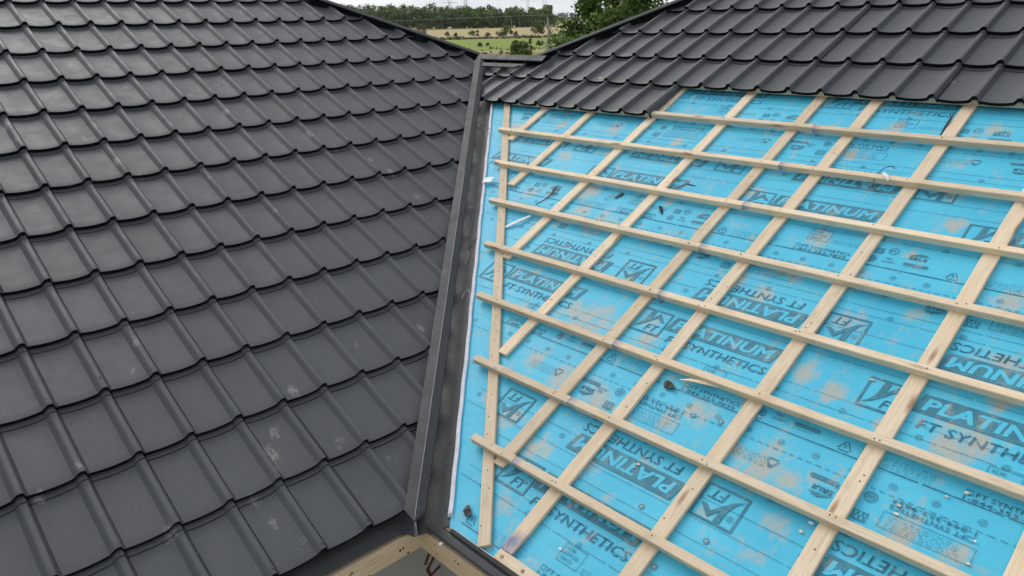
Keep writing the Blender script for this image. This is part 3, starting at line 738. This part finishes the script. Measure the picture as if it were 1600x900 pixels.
# ------------------------------------------------------------------ loose scraps
def ribbon(name, side, pts, w, t, mat, lab, cat='scrap', group=None, twist=0):
    "a thin bent strip; pts (v,u,h) on a roof side"
    p = [P(side, *x) for x in pts]; secs = []; E, U, Nn = basis(side)
    for i in range(len(p)):
        d = (p[min(i+1, len(p)-1)]-p[max(i-1, 0)]).normalized(); a = d.cross(Nn).normalized(); n = a.cross(d).normalized()
        th = twist*i/len(p); a, n = a*math.cos(th)+n*math.sin(th), -a*math.sin(th)+n*math.cos(th)
        ww = w[i] if isinstance(w, (list, tuple)) else w
        secs.append([p[i]+a*ww/2, p[i]+a*ww/2+n*t, p[i]-a*ww/2+n*t, p[i]-a*ww/2])
    mb = MB(); mb.loft(secs); o = mb.build(name, [mat]); tag(o, lab, cat, group); return o
h = HM+.004
g = 'offcuts lying on the membrane'
ribbon('rubber_scrap', 'R', [(.527, .995, h+.004), (.535, 1.0, h+.007), (.548, 1.002, h+.005), (.565, .997, h+.006), (.578, .990, h+.014)], [.03, .042, .036, .024, .006], .003, 'black_rubber', 'curled black diamond shaped scrap lying on the membrane below the rails', group=g)
ribbon('metal_offcut', 'R', [(-.22, 2.15, h+.03), (-.18, 2.18, h+.05), (-.13, 2.205, h+.06), (-.08, 2.205, h+.055)], [.008, .013, .014, .008], .0015, 'black_rubber', 'bent dark metal offcut resting across a rail near the upper middle', group=g)
ribbon('metal_offcut', 'R', [(-.235, 2.062, h), (-.21, 2.045, h+.01), (-.19, 2.02, h+.006), (-.172, 2.0, h)], [.004, .018, .018, .006], .0015, 'black_rubber', 'small twisted black leaf shaped offcut on the membrane', group=g, twist=.7)
ribbon('metal_offcut', 'R', [(-.995, 2.06, h+.012), (-.985, 2.02, h+.012), (-.975, 1.975, h+.006), (-.995, 1.92, h), (-1.02, 1.87, h)], [.002, .022, .013, .006, .005], .0015, 'black_rubber', 'dark pointed sheet metal offcut with long tail by the upper left rails', group=g, twist=.4)
ribbon('metal_offcut', 'R', [(.872, 3.11, h+.03), (.865, 3.06, h+.012), (.862, 3.0, h), (.868, 2.93, h)], [.002, .013, .011, .008], .0015, 'black_rubber', 'narrow black sliver of metal sticking up near the top right rail', group=g)
ribbon('metal_offcut', 'R', [(-.60, 2.03, h), (-.575, 2.045, h+.01), (-.553, 2.07, h+.006)], [.003, .003, .003], .0012, 'black_rubber', 'thin curved black wire offcut beside a small square scrap', group=g)
ribbon('rubber_scrap', 'R', [(-.540, 2.055, h), (-.525, 2.085, h+.003), (-.515, 2.105, h+.001)], [.020, .022, .02], .002, 'black_rubber', 'small black square scrap on the membrane in the upper middle', group=g)
loop = [(.79+.045*math.cos(a), 2.49+.075*math.sin(a), h+.04+.02*math.sin(a)) for a in [R(x) for x in range(60, 300, 20)]]
ribbon('strap_loop', 'R', loop, .004, .0012, 'black_rubber', 'looped thin black strapping band hooked over a rail at upper right', 'strap', group=g)
ribbon('foam_scrap', 'R', [(.775, 2.512, h+.056), (.80, 2.49, h+.058), (.815, 2.47, h+.05)], [.012, .014, .01], .003, 'white_card', 'small white curl of foam resting on a rail by the strapping loop', group=g)
ribbon('foam_scrap', 'R', [(-1.065, 1.615, h), (-1.04, 1.640, h+.008), (-1.0, 1.69, h+.014), (-.955, 1.755, h+.012)], [.016, .022, .022, .018], .003, 'white_foam', 'long white foam sliver lying between valley batten and second counter batten', group=g)
ribbon('card_scrap', 'R', [(-1.585, 1.965, h+.02), (-1.515, 1.985, h+.024)], .055, .003, 'white_card', 'square white card scrap propped on the foam edge near the valley', group=g)
ribbon('card_scrap', 'R', [(-1.47, 2.18, h), (-1.41, 2.20, h+.008)], .022, .003, 'white_card', 'tiny white card chip on the membrane beside the valley batten', group=g)
ribbon('wood_splinter', 'R', [(.585, 1.035, h+.02), (.63, 1.045, h+.03), (.70, 1.062, h+.026), (.76, 1.075, h+.02)], [.003, .012, .018, .014], .005, 'batten_wood', 'long pointed pale wood splinter split off below a rail', 'splinter')
ribbon('rubber_scrap', 'R', [(.16, .125, h+.004), (.172, .105, h+.010), (.19, .095, h+.006), (.205, .10, h+.008)], [.012, .03, .03, .01], .003, 'black_rubber', 'crumpled black scrap at the lower corner of the membrane', group=g)
ribbon('strap_loop', 'R', [(-2.17, 2.49, h+.03), (-2.12, 2.485, h+.035), (-2.07, 2.485, h+.036), (-2.02, 2.487, h+.045)], .006, .0015, 'black_rubber', 'short black tie reaching from foam edge to the second highest rail', 'strap', group=g)
chips = [(1.313, .703), (1.515, .894), (1.663, 1.031), (1.08, 1.938), (1.30, .66), (1.62, .99), (.62, .18), (.42, .20), (1.52, .86), (.30, .33), (.66, .62), (.655, .60), (1.74, .88), (1.75, .80), (.47, .13), (.95, 1.02), (1.23, 1.35)]
cl = ['under a rail near the bottom right', 'beside the spiral marks', 'below a knotty rail', 'below the leaf emblem', 'second under the lower right rail', 'near the telephone number', 'above the eave batten', 'by the short counter batten', 'next to the printed frame', 'close to the blue stained batten foot', 'beside the letter T', 'touching the middle counter batten', 'at the right edge print', 'low on the right edge', 'near the bordered text', 'by the dark lap line', 'under the right square logo']
for i, (v, u) in enumerate(chips):
    mb = MB(); s_ = random.uniform(.004, .009); a = random.uniform(0, 3)
    pts = [(math.cos(a+t)*s_*random.uniform(.6, 1.5), math.sin(a+t)*s_*random.uniform(.4, 1)) for t in (0, 1.2, 2.3, 3.6, 4.9)]
    mb.prism(pts, 0, .003); o = mb.build('wood_chip', ['batten_wood' if i % 6 else 'white_card'], mw=Rf @ Matrix.Translation((v, u, HM+.0045)))
    tag(o, 'tiny pale wood chip on the membrane, '+cl[i], 'wood chip', 'wood chips scattered on the membrane')
# wire curls in the valley
def curl(pts, r_, mat, lab):
    mb = MB(); mb.tube([at_x('R', x+.026, y, HG+hh) for x, y, hh in pts], r_, 5); o = mb.build('metal_swarf', [mat]); tag(o, lab, 'swarf', 'metal curls in the valley')
curl([(.055, 1.30, .004), (.070, 1.335, .012), (.088, 1.34, .018), (.102, 1.31, .012), (.105, 1.27, .004)], .0018, 'galvanised', 'bright curl of metal swarf in the valley beside the foam edge')
curl([(.06, 1.74, .004), (.085, 1.78, .01), (.105, 1.80, .006)], .002, 'black_rubber', 'black curl of metal in the valley above the bright one')
curl([(.05, 1.60, .003), (.066, 1.66, .014), (.058, 1.70, .02)], .0012, 'galvanised', 'thin pale hooked swarf under the cap edge')
curl([(.108, 2.97, .006), (.098, 2.99, .02), (.100, 3.03, .03), (.112, 3.05, .03)], .0022, 'galvanised', 'pale bent wire end hooked over the foam edge near the top')
mb = MB(); mb.box((-.006, -.004, 0), (.006, .004, .005)); mb.prism([(.004, 0), (.010, .006), (.004, .010), (-.003, .006)], .001, .005)
o = mb.build('foam_crumb', ['white_card'], mw=Matrix.Translation(at_x('R', .115, -.135, HG+.005))); tag(o, 'white foam crumb on the dark eave flashing near the inner corner', 'crumb')

# ------------------------------------------------------------------ the house under the roofing
house = empty('house'); tag(house, 'timber framed house under the roof with pale fascia boards meeting at the inside corner', 'house')
def deck(side, poly, name='roof_deck'):
    mb = MB(); mb.prism(poly, HG-.035, HG-.006); o = mb.build(name, ['deck_wood'], house, FR[side].copy()); return o
vmL = lambda u: u*CA; vmR = lambda u: -u*CA
# left deck polygon (v,u)
uT = YL/(2*q*CA)
deck('L', [(vmL(-.03), -.03), (vmL(uT), uT), (-1.6, uT+(vmL(uT)+1.6)/CA), (-5.1, uT+(vmL(uT)+1.6)/CA), (-5.1, -.03)])
uH = UR; vH = -(YR/q-uH*CA)
deck('R', [(vmR(.0), .0), (5.5, .0), (5.5, uH+(5.5-vH)*0+3.0), (vH+3.0*CA, uH+3.0), (vH, uH), (vmR(uH), uH)])
# fascia boards
def fascia(side, lab):
    g_ = 1 if side == 'R' else -1; E, U, Nn = basis(side)
    o_ = Vector((U.x, U.y, 0)).normalized()          # uphill horizontal
    zt = (-.007 if side == 'L' else .005)*.5+(HG-.028)/CA
    e = E*g_
    # corner point on plan x=0
    off = {'L': -.007, 'R': .005}
    oL = Vector((-q, q, 0)); oR = Vector((q, q, 0)); c = oL*off['L']+oR*off['R']
    m = Matrix.Identity(4)
    for i in range(3): m[i][0] = e[i]; m[i][1] = o_[i]; m[i][2] = (0, 0, 1)[i]; m[i][3] = c[i]
    m[2][3] = 0
    mb = MB(); mb.prism([(.0, 0), (5.0, 0), (5.0, .038), (.038*1.0, .038)], zt-.085, zt+.008)
    ob = mb.build('fascia_board', ['fascia_wood'], house, m); ob['label'] = lab
    for _ in range(7):
        s_ = random.uniform(.002, .006)
        k_ = MB(); x = random.uniform(.03, .4); z = zt-random.uniform(.02, .09); k_.tube([(x, -.0008, z), (x, .001, z)], s_, 7); k_.build('knot_mark', ['rust_hole'], ob)
    return ob
fascia('L', 'pale weathered left fascia board'); fascia('R', 'yellowish streaked right fascia board')
# sheathed walls just inside the eaves, meeting in the inside corner
for g_, nm in ((-1, 'left'), (1, 'right')):
    mb = MB(); e = Vector((g_*q, -q, 0)); c = Vector((0, .36/q, 0)); n_ = Vector((g_*q, q, 0))
    pts = [c, c+e*5.2, c+e*5.2+n_*.15, c+n_*.15+Vector((0, .0, 0))]
    lo = [tuple(p_+Vector((0, 0, -3))) for p_ in pts]; hi = [tuple(p_+Vector((0, 0, .05))) for p_ in pts]
    mb.loft([lo, hi]); mb.build('wall', ['house_wrap'], house)
    mb = MB(); c2 = Vector((0, .02, 0)); a = c2; b_ = c2+e*5.2
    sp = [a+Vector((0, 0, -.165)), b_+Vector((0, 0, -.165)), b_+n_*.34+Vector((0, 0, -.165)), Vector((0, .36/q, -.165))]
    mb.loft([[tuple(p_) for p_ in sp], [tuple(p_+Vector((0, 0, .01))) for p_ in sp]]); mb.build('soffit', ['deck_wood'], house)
# back slopes of the two roofs, seen only from beyond the hips
mb = MB()
zT = VS*YL
mb.quad([(0, YL, zT-.02), (-7, YL, VS*(YL+7)-.02), (-7, YL+14, -.1+VS*0), (0, YL+4.3, -.05)])
mb.quad([(.5, YR, VS*(YR+.5)-.03), (7.5, YR, VS*(YR+7.5)-.03), (7.5, YR+15, -.1), (.6, YR+4.7, -.05)])
mb.quad([(.05, YL, zT-.03), (.55, YR, VS*(YR+.5)-.03), (.6, YR+4.7, -.05), (0, YL+4.3, -.05)])
mb.build('back_slope', ['tile_metal'], house, fix=False)
# ------------------------------------------------------------------ ground
GZ = -3.0
def ground():
    mb = MB()
    ys = [-60, -20, 0, 20, 60, 90, 110, 140, 200, 300, 455, 700, 1200, 2500, 6000, 16000]
    xs = [-9000, -2000, -600, -300, -150, -60, 0, 60, 150, 300, 600, 2000, 9000]
    for y in ys:
        for x in xs: mb.v.append((x, y, GZ-(.25*math.sin(x*.05)*math.sin(y*.04) if 60 < y < 450 and abs(x) < 200 else 0)))
    w = len(xs)
    for i in range(len(ys)-1):
        for j in range(w-1): mb.f.append((i*w+j, i*w+j+1, (i+1)*w+j+1, (i+1)*w+j)); mb.m.append(0)
    m, nt, b = newmat('fields'); g_ = nt.nodes.new('ShaderNodeNewGeometry'); sx = nt.nodes.new('ShaderNodeSeparateXYZ'); nt.links.new(g_.outputs['Position'], sx.inputs[0])
    mpn = nt.nodes.new('ShaderNodeMapping'); mpn.inputs['Scale'].default_value = (.3, 2.2, 1); nt.links.new(g_.outputs['Position'], mpn.inputs[0])
    nA = noisef(nt, mpn.outputs[0], .035, 6, .6); nB = noisef(nt, g_.outputs['Position'], .6, 5, .65)
    yj = math_(nt, 'ADD', sx.outputs['Y'], math_(nt, 'MULTIPLY', math_(nt, 'SUBTRACT', nA, .5), 22))
    green = mixc(nt, ramp(nt, nB, [(.3, 0.0), (.7, 1.0)]), (.15, .215, .038), (.24, .30, .07))
    rough_ = mixc(nt, ramp(nt, nA, [(.46, 0.0), (.56, 1.0)]), (.17, .22, .045), (.36, .28, .14))
    rough_ = mixc(nt, ramp(nt, nB, [(.45, 0.0), (.7, .6)]), rough_, (.10, .13, .04))
    tan = mixc(nt, ramp(nt, nB, [(.3, 0.0), (.7, 1.0)]), (.34, .28, .145), (.44, .37, .20))
    tan = mixc(nt, ramp(nt, nA, [(.5, 0.0), (.7, .4)]), tan, (.24, .24, .10))
    c = mixc(nt, ramp(nt, math_(nt, 'DIVIDE', yj, 1000), [(.128, 0.0), (.134, 1.0)]), rough_, green)
    c = mixc(nt, ramp(nt, math_(nt, 'DIVIDE', yj, 1000), [(.196, 0.0), (.206, 1.0)]), c, tan)
    c = mixc(nt, ramp(nt, math_(nt, 'DIVIDE', yj, 10000), [(.060, 0.0), (.064, 1.0)]), c, (.13, .16, .06))
    nt.links.new(c, b.inputs['Base Color']); b.inputs['Roughness'].default_value = .95; b.inputs['Specular IOR Level'].default_value = .1
    MAT['fields'] = m
    o = mb.build('ground', ['fields']); o['kind'] = 'structure'
ground()

# rust red chevrons printed on the wall wrap of the left wall, in wall coordinates (along the wall, height)
MARKS = [[(.066, -.640), (.086, -.679)], [(.036, -.672), (.077, -.722), (.061, -.767), (.006, -.745)]]
mk = MB()
for ln in MARKS:
    for a, b in zip(ln[:-1], ln[1:]):
        a, b = Vector(a), Vector(b); d = (b-a).normalized(); n_ = Vector((-d.y, d.x))*.0085
        cs_ = [a-d*.008+n_, a-d*.008-n_, b+d*.008-n_, b+d*.008+n_]
        f3 = lambda p_, off: tuple(Vector((0, .36/q, 0))+Vector((-q, -q, 0))*p_.x-Vector((-q, q, 0))*off+Vector((0, 0, p_.y)))
        mk.loft([[f3(p_, .0015) for p_ in cs_], [f3(p_, .003) for p_ in cs_]])
mo = mk.build('printed_mark', ['red_paint'], house); mo['label'] = 'rust red chevron print on the grey wall wrap'

# ------------------------------------------------------------------ vegetation
def leaves(centres, radii, n, size, seed, squash=1.0, jitter=.4):
    "n leaf cards scattered in the outer part of clump ellipsoids"
    r = np.random.default_rng(seed); C_ = np.array(centres); Rr = np.array(radii)
    wgt = Rr**2; wgt = wgt/wgt.sum(); idx = r.choice(len(C_), n, p=wgt)
    d = r.normal(size=(n, 3)); d /= np.linalg.norm(d, axis=1)[:, None]
    rad = Rr[idx]*(1-r.random(n)**1.6*.75)
    pos = C_[idx]+d*rad[:, None]*np.array([1, 1, squash])
    a = r.normal(size=(n, 3)); a[:, 2] *= .7; a /= np.linalg.norm(a, axis=1)[:, None]
    b = np.cross(a, r.normal(size=(n, 3))); b /= np.linalg.norm(b, axis=1)[:, None]
    s = size*(1-jitter/2+jitter*r.random(n))[:, None]
    v = np.stack([pos-a*s, pos+b*s*.55, pos+a*s, pos-b*s*.55], 1).reshape(-1, 3)
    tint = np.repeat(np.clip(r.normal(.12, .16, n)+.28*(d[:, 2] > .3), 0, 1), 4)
    return v, tint
def leafobj(name, v, tint, mat, parent=None, extra=None):
    n = len(v)//4; me = bpy.data.meshes.new(name); me.vertices.add(n*4); me.vertices.foreach_set('co', v.ravel().astype(np.float32))
    me.loops.add(n*4); me.loops.foreach_set('vertex_index', np.arange(n*4)); me.polygons.add(n); me.polygons.foreach_set('loop_start', np.arange(0, n*4, 4)); me.polygons.foreach_set('loop_total', np.full(n, 4))
    me.materials.append(MAT[mat]); me.update(calc_edges=True)
    at = me.attributes.new('tint', 'FLOAT', 'POINT'); at.data.foreach_set('value', tint.astype(np.float32))
    return link(name, me, parent)
def gpt(px, py):
    d = fw+r2*((px-800)/F)-u2*((py-450)/F); t = (GZ-CAM.z)/d.z; return CAM+d*t
# forest edge: one mass
cs, rs = [], []; tr = MB()
x = -330
r_ = random.Random(3)
while x < 6:
    for row in range(4):
        X = x+r_.uniform(-2, 2)+row*1.5; Y = 452+row*9+r_.uniform(-3, 3)+(-.25*(X+120) if X < -120 else 0)*.6
        H = 8.8+max(0, -X)*.035+r_.uniform(-1.6, 1.8)+row*.5
        wd = r_.uniform(2.6, 4.2)
        for _ in range(15):
            t = r_.random()**.9; zz = GZ+H*(.06+.86*t); ww = wd*(1-.45*t)
            cs.append((X+r_.uniform(-1, 1)*ww, Y+r_.uniform(-1, 1)*ww, zz)); rs.append(r_.uniform(1.2, 2.1))
        if row == 0 and r_.random() < (.8 if X > -25 else .08): tr.tube([(X, Y-2.2, GZ), (X+r_.uniform(-.5, .5), Y-1.5, GZ+H*.55)], [.22, .12], 4)
    x += r_.uniform(3.4, 5.2)
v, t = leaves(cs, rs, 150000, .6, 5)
fo_ = leafobj('forest', v, t, 'leaf_forest'); tag(fo_, 'long dark green woodland edge beyond the tan field on the left', 'forest', kind='stuff')
to = tr.build('trunks', ['pale_bark'], fo_)
# far hazy tree line on the horizon
cs, rs = [], []
for i in range(420):
    X = -900+i*5.2*1.0+r_.uniform(-3, 3); H = 9+5*noise.noise(Vector((X*.012, 0, 0)))+r_.uniform(-2, 3)
    for _ in range(3): cs.append((X+r_.uniform(-3, 3), 1500+r_.uniform(-20, 20), GZ+H*r_.uniform(.25, .9))); rs.append(r_.uniform(3, 4.5))
v, t = leaves(cs, rs, 30000, 1.7, 8); o = leafobj('distant_woods', v, t*.3, 'leaf_far_hazed'); tag(o, 'thin bluish line of far trees on the horizon at right', 'forest', kind='stuff')
def bush(px, py, hpx, wpx, mat, lab, seed, cat='bush', trunk=False, n=900, grp='bushes and small trees in the fields'):
    b0 = gpt(px, py); D = b0.y+2.6; sc = D/F; H = hpx*sc; Wd = wpx*sc/2
    root = empty('field_tree' if trunk else 'bush', b0); tag(root, lab, cat, grp)
    rr = random.Random(seed); cs, rs = [], []
    for _ in range(26):
        a = rr.uniform(0, 6.28); f = rr.random()**.5; zz = rr.uniform(.28 if trunk else .12, .92)
        rad = Wd*.85*math.sin(min(1, (1.08-zz)*1.5)*math.pi/2)
        cs.append((math.cos(a)*f*rad, math.sin(a)*f*rad, zz*H)); rs.append(min(Wd, H)*rr.uniform(.16, .34))
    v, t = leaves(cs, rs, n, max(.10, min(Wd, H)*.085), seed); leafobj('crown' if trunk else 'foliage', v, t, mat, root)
    mb = MB(); mb.tube([(0, 0, -.2), (.05*H, 0, H*.35), (0, .03*H, H*.7)], [H*.03, H*.022, H*.01], 6)
    for s_ in (-1, 1): mb.tube([(.04*H, 0, H*.25), (s_*Wd*.4, 0, H*.6)], [H*.018, H*.006], 5)
    mb.build('trunk' if trunk else 'stems', ['bark'], root)
bush(660, 55, 15, 18, 'leaf_brown', 'dark brownish bush standing against the left hip line in front of the field', 21)
bush(699, 56.5, 6, 9, 'leaf_brown', 'smaller of two low bushes left of middle on the field boundary', 22)
bush(738, 57, 9, 13, 'leaf_bush', 'round dark green bush at the middle of the field boundary', 23)
bush(747, 57, 10, 6, 'leaf_brown', 'narrow brown shrub touching the round bush on the field boundary', 24)
bush(712, 56.5, 5, 7, 'leaf_brown', 'tiny brown shrub between the boundary bushes', 25)
bush(762, 56.5, 5, 9, 'leaf_brown', 'low dry shrub on the field boundary right of the round bush', 26)
bush(791, 57, 14, 22, 'leaf_bush', 'broad loose green bush on the field boundary', 27, n=1300)
bush(780, 57, 9, 12, 'leaf_brown', 'brown twiggy shrub at left side of the broad loose bush', 28)
bush(806, 57, 7, 9, 'leaf_brown', 'small brown shrub at right side of the broad loose bush', 29)
bush(841, 57, 22, 22, 'leaf_bush', 'small round leafy tree at the right end of the field boundary', 30, 'tree', True, 1600)
bush(750, 73, 6, 8, 'leaf_bush', 'small green shrub in the near meadow at left', 31)
bush(762, 71.5, 4, 5, 'leaf_bush', 'tiny green shrub in the near meadow right of another', 32)
bush(843, 71, 7, 12, 'leaf_bush', 'rounded green shrub in the near meadow below the leafy tree', 33)
bush(817, 88, 18, 44, 'leaf_bush', 'wide green bush just behind the level ridge cap', 34, n=3200)
bush(806, 86, 24, 14, 'leaf_bush', 'upright dark bush rising behind the level ridge cap', 35, n=1400)
bush(829, 84, 23, 9, 'leaf_brown', 'thin reddish sapling behind the level ridge cap', 36, n=500)
cs, rs = [], []
x_ = -75
while x_ < 20:
    Y_ = 203+3*noise.noise(Vector((x_*.05, 1, 0))); hh_ = max(.15, .45+.8*noise.noise(Vector((x_*.16, 4, 0))))
    cs.append((x_, Y_+r_.uniform(-1, 1), GZ+hh_*.5)); rs.append(hh_*.8+.15); x_ += r_.uniform(.25, .8)
for _ in range(260):
    X_ = r_.uniform(-60, 25); Y_ = r_.choice((112, 118, 127, 134))+r_.uniform(-2, 2); cs.append((X_, Y_, GZ+.1)); rs.append(r_.uniform(.12, .3))
v, t = leaves(cs, rs, 16000, .16, 19); o = leafobj('field_weeds', v, t, 'leaf_brown'); tag(o, 'low brown and green weeds growing along the field boundary and meadow', 'weeds', kind='stuff')
# near broadleaf tree at right
def near_tree():
    b0 = Vector((2.9, 20.5, GZ)); root = empty('broadleaf_tree', b0); tag(root, 'leafy green broadleaf tree close behind the right hip cap', 'tree')
    rr = random.Random(12); mb = MB()
    mb.tube([(0, 0, 0), (.1, 0, 1.6), (-.05, .1, 3.2), (.1, 0, 5.4), (.1, 0, 7)], [.24, .19, .15, .09, .03], 8)
    cs, rs = [], []
    for i in range(30):
        a = rr.uniform(0, 6.28); z0 = rr.uniform(1.9, 5.6); L = rr.uniform(1.1, 2.5)*(1-.09*(z0-1.9))
        e = Vector((math.cos(a)*L, math.sin(a)*L, z0+rr.uniform(.1, 1.0)))
        mb.tube([(0, 0, z0-.3), (e.x*.5, e.y*.5, (z0+e.z)/2), tuple(e)], [.055, .03, .008], 5)
        for t in (.45, .65, .82, 1.0):
            for _ in range(2):
                cs.append((e.x*t+rr.uniform(-.22, .22), e.y*t+rr.uniform(-.22, .22), z0+(e.z-z0)*t+rr.uniform(-.22, .25))); rs.append(rr.uniform(.2, .46))
    # arching branch reaching left, low
    for (X, Z, rd) in ((-1.2, 4.05, .22), (-1.45, 4.2, .22), (-1.7, 4.35, .2), (-1.95, 4.32, .17), (-2.1, 4.15, .13), (-1.55, 3.95, .2), (-1.3, 3.7, .22), (-1.1, 3.5, .25), (-.9, 3.8, .3), (-1.8, 4.15, .12), (-1.45, 3.4, .15), (-1.75, 3.32, .14)):
        cs.append((X, rr.uniform(-.3, .3), Z)); rs.append(rd)
    mb.tube([(0, 0, 2.6), (-.8, -.1, 3.7), (-1.5, -.1, 4.3), (-2.1, 0, 4.2)], [.07, .045, .02, .006], 5)
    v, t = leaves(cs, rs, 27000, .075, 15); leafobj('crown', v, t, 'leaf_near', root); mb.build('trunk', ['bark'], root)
near_tree()
# pale dead stem
b0 = gpt(856, 100); mb = MB(); b0 = Vector((pix(857, 60, 30).x, 27, GZ))
root = empty('dead_tree', b0); tag(root, 'pale bare dead stem in front of the fields beside the leafy tree', 'tree')
mb.tube([(0, 0, 0), (.03, 0, 2.0), (-.03, 0, 3.6), (.02, 0, 4.4), (-.05, 0, 4.9)], [.13, .11, .085, .05, .015], 7)
for (z, dx, dz) in ((3.4, .3, .45), (3.8, -.3, .35), (4.2, .25, .3), (4.4, -.18, .35), (3.0, -.22, .3), (4.0, .12, .6)): mb.tube([(0, 0, z), (dx*.6, 0, z+dz*.5), (dx, 0, z+dz)], [.03, .018, .006], 5)
mb.build('trunk', ['pale_bark'], root)
# transmission pylons beyond the woods
def pylon(px, D, H, lab):
    b0 = Vector((pix(px, 20, D).x, D-2.6, GZ)); root = empty('transmission_pylon', b0); tag(root, lab, 'pylon', 'pylons beyond the woods')
    mb = MB(); w0, w1 = 3.2, 1.0
    for sx_ in (-1, 1):
        for sy_ in (-1, 1): mb.tube([(sx_*w0, sy_*w0, 0), (sx_*w1, sy_*w1, H*.72), (sx_*.3, sy_*.3, H)], .16, 4)
    n = 9
    for i in range(n):
        z0, z1 = H*.72*i/n, H*.72*(i+1)/n; a, b = w0+(w1-w0)*i/n, w0+(w1-w0)*(i+1)/n
        for sy_ in (-1, 1): mb.tube([(-a, sy_*a, z0), (b, sy_*b, z1)], .09, 3); mb.tube([(a, sy_*a, z0), (-b, sy_*b, z1)], .09, 3)
    mb.build('lattice_tower', ['galvanised'], root)
    for zz, L in ((.70, 8), (.80, 6.5), (.90, 5)):
        m2 = MB(); m2.tube([(-L, 0, H*zz+.3), (0, 0, H*zz+1.2), (L, 0, H*zz+.3)], .14, 4); m2.tube([(-L, 0, H*zz+.3), (L, 0, H*zz+.3)], .12, 4); m2.build('cross_arm', ['galvanised'], root)
for px, D, H, lb in ((703, 820, 30, 'farthest left lattice pylon above the woods'), (728, 800, 34, 'second lattice pylon from the left above the woods'), (825, 840, 32, 'lattice pylon above the right part of the woods'), (851, 760, 36, 'lattice pylon at the right end of the woods')):
    pylon(px, D, H, lb)
b0 = Vector((pix(906, 20, 620).x, 617, GZ)); root = empty('utility_mast', b0); tag(root, 'tall smooth pale mast left of the leafy tree on the horizon', 'mast')
mb = MB(); mb.tube([(0, 0, 0), (0, 0, 40)], [1.1, .8], 10); mb.build('mast_pole', ['galvanised'], root)
# overhead cable in front of the woods
for k_, (ya, yb) in enumerate(((34.7, 17.5),)):
    mb = MB(); a = pix(560, ya, 75); b = pix(1000, yb, 95)
    ext = (b-a); a = a-ext*1.2; b = b+ext*1.2; pts = [a.lerp(b, i/24) for i in range(25)]
    mb.tube(pts, .011 if k_ == 0 else .006, 4); o = mb.build('overhead_cable', ['cable']); tag(o, 'thin pale overhead cable crossing in front of the dark woods', 'cable')

# ------------------------------------------------------------------ thin summer haze over the fields
m = bpy.data.materials.new('haze'); m.use_nodes = True; nt = m.node_tree; nt.nodes.clear()
pv = nt.nodes.new('ShaderNodeVolumePrincipled'); pv.inputs['Density'].default_value = .00006; pv.inputs['Color'].default_value = (.86, .91, 1, 1)
o_ = nt.nodes.new('ShaderNodeOutputMaterial'); nt.links.new(pv.outputs[0], o_.inputs['Volume']); MAT['haze'] = m
mb = MB(); mb.box((-9100, -80, GZ-1.3), (9100, 16100, 60)); hz = mb.build('haze', ['haze']); hz['kind'] = 'stuff'
